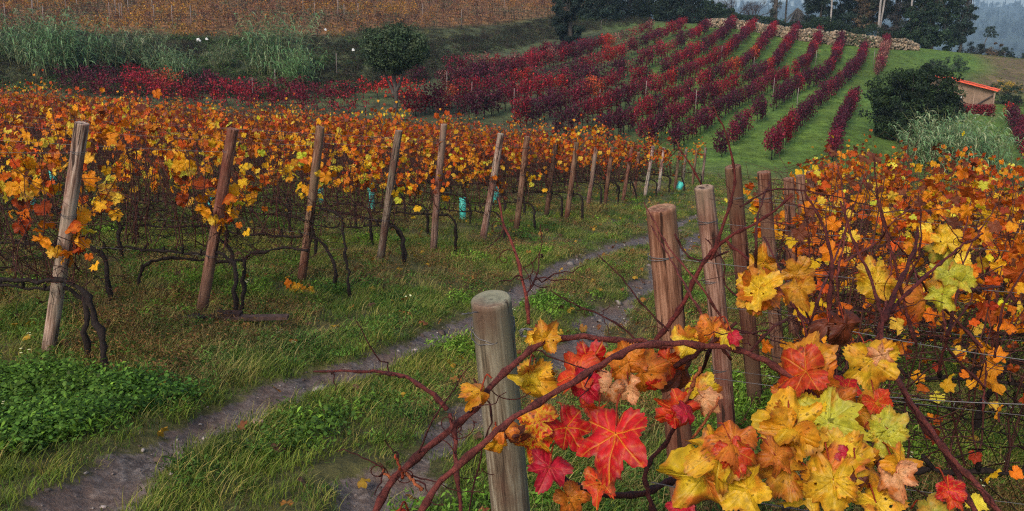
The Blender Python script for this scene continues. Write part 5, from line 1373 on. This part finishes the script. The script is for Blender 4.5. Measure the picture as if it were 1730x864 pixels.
    # orient: picture plane axes
    fwd = ray(865, 432); right = np.array([1., 0, 0]); up = np.cross(right, fwd); up /= np.linalg.norm(up)
    a = radians(ang); tip = cos(a) * right + sin(a) * up
    nrm = -ray(u, v) / np.linalg.norm(ray(u, v)) + (tilt[0] * 1.3 + r_.normal(0, .36)) * right + (tilt[1] * 1.2 + r_.normal(0, .36)) * up
    M = frame_rot(nrm[None], tip[None])[0]
    Rm = Rpx / F * d * 1.04
    W = (V * Rm) @ M.T + at(u, v, d)
    mb = MB(); mb.add(W, T, Q_, C_)
    o = fpart(mb, name, M_FLEAF)
    if stalk:
        J = at(u, v, d); mb = MB(); dst = J - tip * Rm * .55 + np.array([0, .035, .0]) + r_.normal(0, .008, 3)
        S = spline([J, (J + dst) / 2 + np.array([0, .012, .012]), dst], 8); tube(mb, S, np.linspace(.0013, .0016, 8), 5, (1.9, 1.1, .5), True)
        for q in range(len(mb.V)): mb.V[q] = mb.V[q] - FO
        so_ = bpy.data.objects.new('leaf_stalk', mb.mesh('leaf_stalk', M_FCANE)); COL.objects.link(so_); so_.parent = o
    return o
LV = [(1040, 733, 1.36, 74, -88, 'red', (.0, .1), .2), (928, 790, 1.38, 52, -115, 'crim', (.2, .2), .25), (912, 712, 1.39, 50, 160, 'mott', (-.1, .1), .3), (957, 722, 1.41, 60, -65, 'red', (.3, .2), .4), (905, 742, 1.40, 56, -105, 'mott', (-.2, -.1), .5),
 (852, 728, 1.37, 36, 110, 'oran', (-.3, .5), .9), (862, 742, 1.365, 24, -10, 'brwn', (.1, .3), 1.4), (838, 748, 1.385, 28, -110, 'gold', (.2, -.2), .8), (922, 572, 1.50, 36, 55, 'gold', (.1, .2), .5), (905, 570, 1.51, 26, 190, 'yelo', (.1, .1), .6),
 (812, 662, 1.40, 34, 195, 'gold', (.2, -.1), 1.0), (893, 628, 1.53, 40, 205, 'ytor', (.1, -.3), .6), (900, 640, 1.54, 52, -95, 'yelo', (-.3, .1), .5), (905, 655, 1.56, 50, -40, 'gold', (.2, -.2), .6), (980, 632, 1.50, 56, 175, 'rdor', (0, .2), .4), (995, 615, 1.52, 44, 60, 'red', (.1, .1), .4), (990, 650, 1.48, 50, -100, 'crim', (-.2, .3), .6),
 (1062, 612, 1.50, 46, 110, 'oran', (.1, .1), .5), (1085, 628, 1.50, 50, 20, 'oran', (.2, -.3), .6), (1030, 655, 1.46, 40, -120, 'pech', (.2, -.2), .7), (1062, 655, 1.47, 34, -60, 'pech', (-.3, .1), .8), (1012, 690, 1.44, 42, -150, 'rdor', (.1, -.4), .8), (1102, 652, 1.50, 22, 30, 'red', (.2, -.5), .9), (1125, 610, 1.56, 36, -20, 'rdor', (0, -.4), .7),
 (1165, 580, 1.54, 44, 150, 'ytor', (0, .2), .5), (1205, 560, 1.52, 42, 70, 'oran', (.1, .1), .7), (1228, 560, 1.50, 32, -70, 'ytor', (-.3, .2), .8), (1238, 568, 1.48, 20, -60, 'crim', (.2, 0), .8), (1150, 690, 1.40, 52, -140, 'rdor', (.2, .1), .6), (1140, 705, 1.39, 30, -40, 'red', (.1, 0), .7), (1180, 662, 1.43, 42, 60, 'ytor', (-.1, -.2), .7), (1188, 672, 1.42, 34, -40, 'pech', (.1, .2), .8), (1150, 625, 1.6, 44, -80, 'brwn', (.6, 0), 1.1),
 (1284, 490, 1.85, 50, 200, 'oran', (.2, .1), .4), (1283, 488, 1.84, 50, 20, 'yelo', (-.1, .2), .35), (1280, 500, 1.845, 44, -100, 'yelo', (0, 0), .4), (1345, 465, 1.95, 38, 60, 'ambr', (.1, .2), .5), (1350, 485, 1.94, 46, -70, 'ambr', (-.2, 0), .5), (1290, 445, 2.05, 40, 90, 'gold', (0, -.5), .5), (1475, 462, 1.95, 34, 100, 'yelo', (.3, 0), .7), (1480, 480, 1.94, 42, -50, 'yelo', (-.2, .1), .7), (1510, 480, 1.98, 26, 20, 'oran', (.3, .2), .8), (1460, 600, 1.9, 34, -60, 'oliv', (.2, -.2), .6),
 (1560, 500, 2.0, 46, -80, 'oran', (.5, .1), .7), (1592, 498, 1.98, 38, -110, 'lime', (0, .1), .5), (1605, 465, 2.0, 40, 140, 'lime', (.1, .3), .4), (1620, 470, 2.01, 36, -20, 'lime', (.2, .1), .5), (1600, 410, 2.1, 36, 100, 'yelo', (.1, .2), .4), (1585, 425, 2.12, 30, 220, 'oliv', (.1, .2), .4),
 (1362, 628, 1.46, 66, 185, 'rdor', (.2, .4), .6), (1365, 615, 1.50, 66, 85, 'ambr', (0, -.2), .4), (1375, 640, 1.48, 56, -60, 'oran', (-.2, .1), .6), (1330, 668, 1.50, 38, -95, 'oran', (.1, -.2), .7), (1428, 548, 1.72, 48, -80, 'brwn', (.4, .1), 1.0), (1400, 545, 1.74, 34, 170, 'brwn', (.2, .3), 1.2),
 (1432, 655, 1.56, 38, 100, 'red', (.2, .3), .6), (1470, 610, 1.62, 66, -85, 'yelo', (.3, 0), .4), (1445, 690, 1.60, 60, -95, 'ambr', (-.2, 0), .4), (1490, 600, 1.61, 40, -50, 'pech', (.3, 0), .6), (1480, 680, 1.57, 36, -70, 'rdor', (.2, .3), .6), (1410, 685, 1.52, 50, -80, 'oran', (.1, .2), .6),
 (1345, 715, 1.42, 84, 170, 'yelo', (.0, .4), .35), (1352, 705, 1.44, 66, -75, 'ytor', (0, .1), .5), (1400, 715, 1.41, 78, 100, 'lime', (-.2, .2), .4), (1405, 735, 1.43, 58, -30, 'yelo', (.2, .1), .5), (1335, 728, 1.41, 60, -130, 'gold', (-.1, .1), .4), (1500, 725, 1.38, 46, 30, 'lime', (.1, .1), .3), (1495, 735, 1.385, 44, -110, 'lime', (-.1, .1), .35),
 (1215, 765, 1.33, 78, 215, 'yelo', (.2, .2), .3), (1240, 745, 1.32, 60, 120, 'oran', (.2, .2), .5), (1240, 762, 1.31, 46, -75, 'rdor', (.1, .2), .6), (1190, 805, 1.34, 92, -75, 'ytor', (.1, .1), .35), (1160, 700, 1.36, 30, 80, 'crim', (.3, .1), .8), (1262, 825, 1.32, 66, -60, 'yelo', (-.2, .1), .4), (1330, 795, 1.36, 64, 165, 'ambr', (.1, .2), .5), (1310, 770, 1.35, 46, -40, 'oran', (.2, .4), .8),
 (1400, 800, 1.36, 76, 80, 'ytor', (-.1, .3), .4), (1408, 812, 1.35, 74, -85, 'yelo', (.1, .1), .35), (1365, 822, 1.37, 56, -140, 'yelo', (.1, .1), .5), (1455, 790, 1.37, 64, 20, 'ambr', (.2, .3), .5), (1430, 775, 1.38, 60, 130, 'yelo', (.1, -.2), .4), (1448, 800, 1.34, 30, -100, 'brwn', (.2, 0), .8), (1435, 770, 1.36, 26, 190, 'crim', (.2, .1), .7), (1520, 785, 1.35, 50, 60, 'gold', (.2, .1), .6), (1515, 800, 1.34, 48, -80, 'pech', (-.2, 0), .8), (1480, 850, 1.35, 60, -70, 'yelo', (.2, .1), .4),
 (1603, 828, 1.34, 34, 100, 'red', (.2, .1), .5), (1608, 838, 1.335, 30, -60, 'rdor', (.1, 0), .6), (1575, 868, 1.34, 40, 80, 'oliv', (.1, .1), .4), (960, 840, 1.42, 42, -60, 'oran', (.3, 0), .7), (1015, 815, 1.38, 46, -95, 'rdor', (.1, .2), .5), (1150, 858, 1.36, 40, 110, 'crim', (.1, .2), .8), (672, 872, 1.25, 30, 110, 'rdor', (.1, .4), .7)]
LVr = LV[:100]
for q, (u, v, d, R_, a, ck, tl, cu) in enumerate(LVr): big_leaf(u, v, d, R_, a, ck, tl, cu, q, stalk=True)
print('big leaves', len(LVr))
# woody trunk and arm of the same vine, mostly below the frame
mb = MB(); g_ = FO.copy()
tube(mb, spline([g_ + (0.05, 0.05, -.1), g_ + (.02, .02, .25), g_ + (-.1, 0, .5), g_ + (-.35, .05, .62)], 18), np.linspace(.032, .018, 18) * rng.uniform(.85, 1.2, 18), 9); fpart(mb, 'trunk', M_BARK)

# ------------------------------------------------------------------ twiggy thicket vines of the right rows, close by
# wires round the near post and between the near rows
wire(at(1100, 815, 1.5), at(1480, 880, 1.5), .004, 'dark wire stretched low across the nearest yellow leaves', 'near wires', .0012)
wire(at(1355, 542, 2.9), at(1760, 612, 2.6), .01, 'bright barbed wire behind the brown curled leaf', 'near wires', .0016, 14)
wire(at(1350, 655, 2.6), at(1760, 684, 2.35), .01, 'lower barbed wire above the grass on the right', 'near wires', .0016, 14)
pa = [o for o in bpy.data.objects if o.name == 'timber_post'][0]
na = right_rows[0]
npost = [o for o in bpy.data.objects if o.name.startswith('timber_post') and 'nearest the camera' in str(o.get('label', ''))][0]
mb = MB(); ax = na[0] - na[1]; ax /= np.linalg.norm(ax); c0 = na[1] + ax * .075
u_ = np.cross(ax, (0, 1, 0)); u_ /= np.linalg.norm(u_); w_ = np.cross(ax, u_)
for ph0, dz in ((0, 0), (1.4, .006)):
    a_ = np.linspace(0, 2 * pi, 40); P = c0 + np.outer(np.cos(a_ + ph0), u_) * .0505 + np.outer(np.sin(a_ + ph0), w_) * .0505 + np.outer(.018 * np.sin(a_ + .5) + dz + .002 * np.sin(a_ * 9), ax); tube(mb, P, .0014, 5, (.3, .22, .22))
e1 = at(808, 528, 1.95); tube(mb, wiggle(e1, e1 + (-.035, -.02, .002), 6, .001), .0014, 5, (.35, .25, .25))
for q in range(5): 
    e2 = at(888, 562, 1.97); tube(mb, e2 + np.array([np.array([cos(t_) * .012, 0, sin(t_) * .010]) + rng.normal(0, .002, 3) for t_ in np.linspace(0, 6.6 + q, 16)]), .0012, 4, (.25, .2, .2))
wo = mb.build('wire_wrap', M_WIRE)
wo.parent = npost; bpy.context.view_layer.update(); wo.matrix_parent_inverse = npost.matrix_world.inverted()

# ------------------------------------------------------------------ custom trunks seen at the left, debris at the second post
def old_trunk(pts, d, r0, r1, lab, lv=()):
    b = cast(pts[0][0], pts[0][1]); dep = b[1] * cos(PITCH) - b[2] * sin(PITCH) if d is None else d
    P = [at(u, v, dep) for u, v in pts]; O = np.array([P[0][0], P[0][1], P[0][2]]); mb = MB()
    S = spline(np.array(P) - O, 26); S[1:-1] += rng.normal(0, .006, (24, 3)); S[0, 2] -= .05
    tube(mb, S, .85 * np.linspace(r0, r1, 26) * (1 + rng.normal(0, .2, 26)), 9)
    e = empty('old_vine', O); tag(e, lab, 'grapevine', 'bare old vine trunks by the end posts'); mb.build('trunk', M_BARK, e)
    tw = MB()
    for q in range(26):
        p = S[rng.integers(12, 26)]; Pq = wiggle(p, p + rng.normal(0, 1, 3) * (.16, .08, .10) + (0, 0, .12), 7, .012); tube(tw, Pq, np.linspace(.003, .0012, 7), 4, (.6, .5, .5), False)
    for (u_, v_) in lv[:1]:
        Pq = spline([S[10], (S[10] + at(lv[0][0], lv[0][1] - 40, dep) - O) / 2, at(lv[0][0], lv[0][1] - 12, dep) - O], 9); tube(tw, Pq, .003, 5, (.7, .6, .6), False)
    tw.build('cane_tangle', M_CANE, e)
    if lv:
        lf = MB()
        for q, (u_, v_) in enumerate(lv):
            V, T, vc = LEAF_HI[q % 5]; scatter(lf, V, T, (at(u_, v_, dep) - O)[None], frame_rot(np.array([[rng.normal(0, .4), -1, .4]]), np.array([[rng.normal(0, .5), 0, -1.]])), [.062], leaf_cols(1, PAL_Y, W_Y), vc)
        fo = lf.build('foliage', M_VLEAF, e, False); fo.color = (1, 1, 1, 1)
old_trunk([(177, 632), (174, 585), (158, 530), (140, 490), (100, 473), (50, 475), (-20, 470)], None, .024, .016, 'black bent vine trunk in front of the pale broad post at left')
old_trunk([(404, 542), (409, 500), (413, 460), (416, 435), (470, 420), (520, 424)], None, .022, .012, 'black straight vine trunk right of the second leaning post')
old_trunk([(232, 502), (234, 470), (250, 445), (290, 436), (350, 441), (412, 440)], None, .020, .014, 'thin dark vine with its arm reaching right to the second post')
old_trunk([(686, 447), (683, 415), (664, 382), (630, 372), (590, 362), (540, 352)], None, .022, .016, 'dark forked vine trunk right of the grey split post')
old_trunk([(592, 500), (586, 450), (580, 400), (574, 365), (540, 350)], None, .016, .011, 'thin dark vine trunk with low yellow leaves beside the brown leaning post', [(487, 478), (494, 492), (505, 495), (515, 500), (523, 492), (500, 484), (510, 488)])
b = cast(338, 548)
e = empty('rubble_heap', (b[0], b[1], gz(b[0], b[1]))); tag(e, 'dark earthy stone and rotten board lying at the foot of the second leaning post', 'rubble')
mb = MB()
for q, (dx, dy, r_) in enumerate([(0, -.06, .085), (.10, -.02, .06), (-.09, -.03, .055), (.17, 0, .04), (.12, .1, .06)]):
    V, T = RK[q % 5]; mb.add(V * r_ * (1.2, .9, .75) + (dx, dy, r_ * .4), T, None, (1, 1, 1))
mb.build('stones', plain('dark_earth_stone', (.035, .027, .025), .95, .2, 0, 30, .5, .8), e, False)
mb = MB(); box(mb, (.42, -.02, .045), (.5, .07, .028), rz=.05); box(mb, (.25, .0, .04), (.13, .1, .08), (.5, .4, .4))
mb.build('board', woody('rotten_board', (.13, .075, .06), (.03, .02, .02), 20, 1, .5), e, False)
# fallen stones and clods in the ruts
M_CLOD = plain('clod', (.30, .26, .25), .9, .2, 0, 20, .35, .4, True)
for q, (u, v, r_, lab) in enumerate([(701, 576, .022, 'pale pebble with a dead leaf in the left wheel rut'), (437, 717, .030, 'pinkish flat stone on the edge of the left wheel rut'), (172, 838, .012, 'small pebble in the rut at the bottom left'), (790, 546, .03, 'clod where the left rut passes the grey green post'), (292, 809, .013, 'pale pebble right of the left rut')]):
    b = cast(u, v); V, T = RK[q % 5]; mb = MB(); mb.add(V * r_ * (1.2, .9, .5), T, None, (1.2, .9, .8) if q == 1 else (1.5, 1.4, 1.3))
    tag(mb.build('stone', M_CLOD, smooth=False, loc=(b[0], b[1], gz(b[0], b[1]) + r_ * .2)), lab, 'stone', 'stones in the track')
# stray leaves low on the vines, red pair standing up among the twigs at the right
def spray(leaves, d, lab):
    J0 = at(leaves[0][0], leaves[0][1], d)
    return
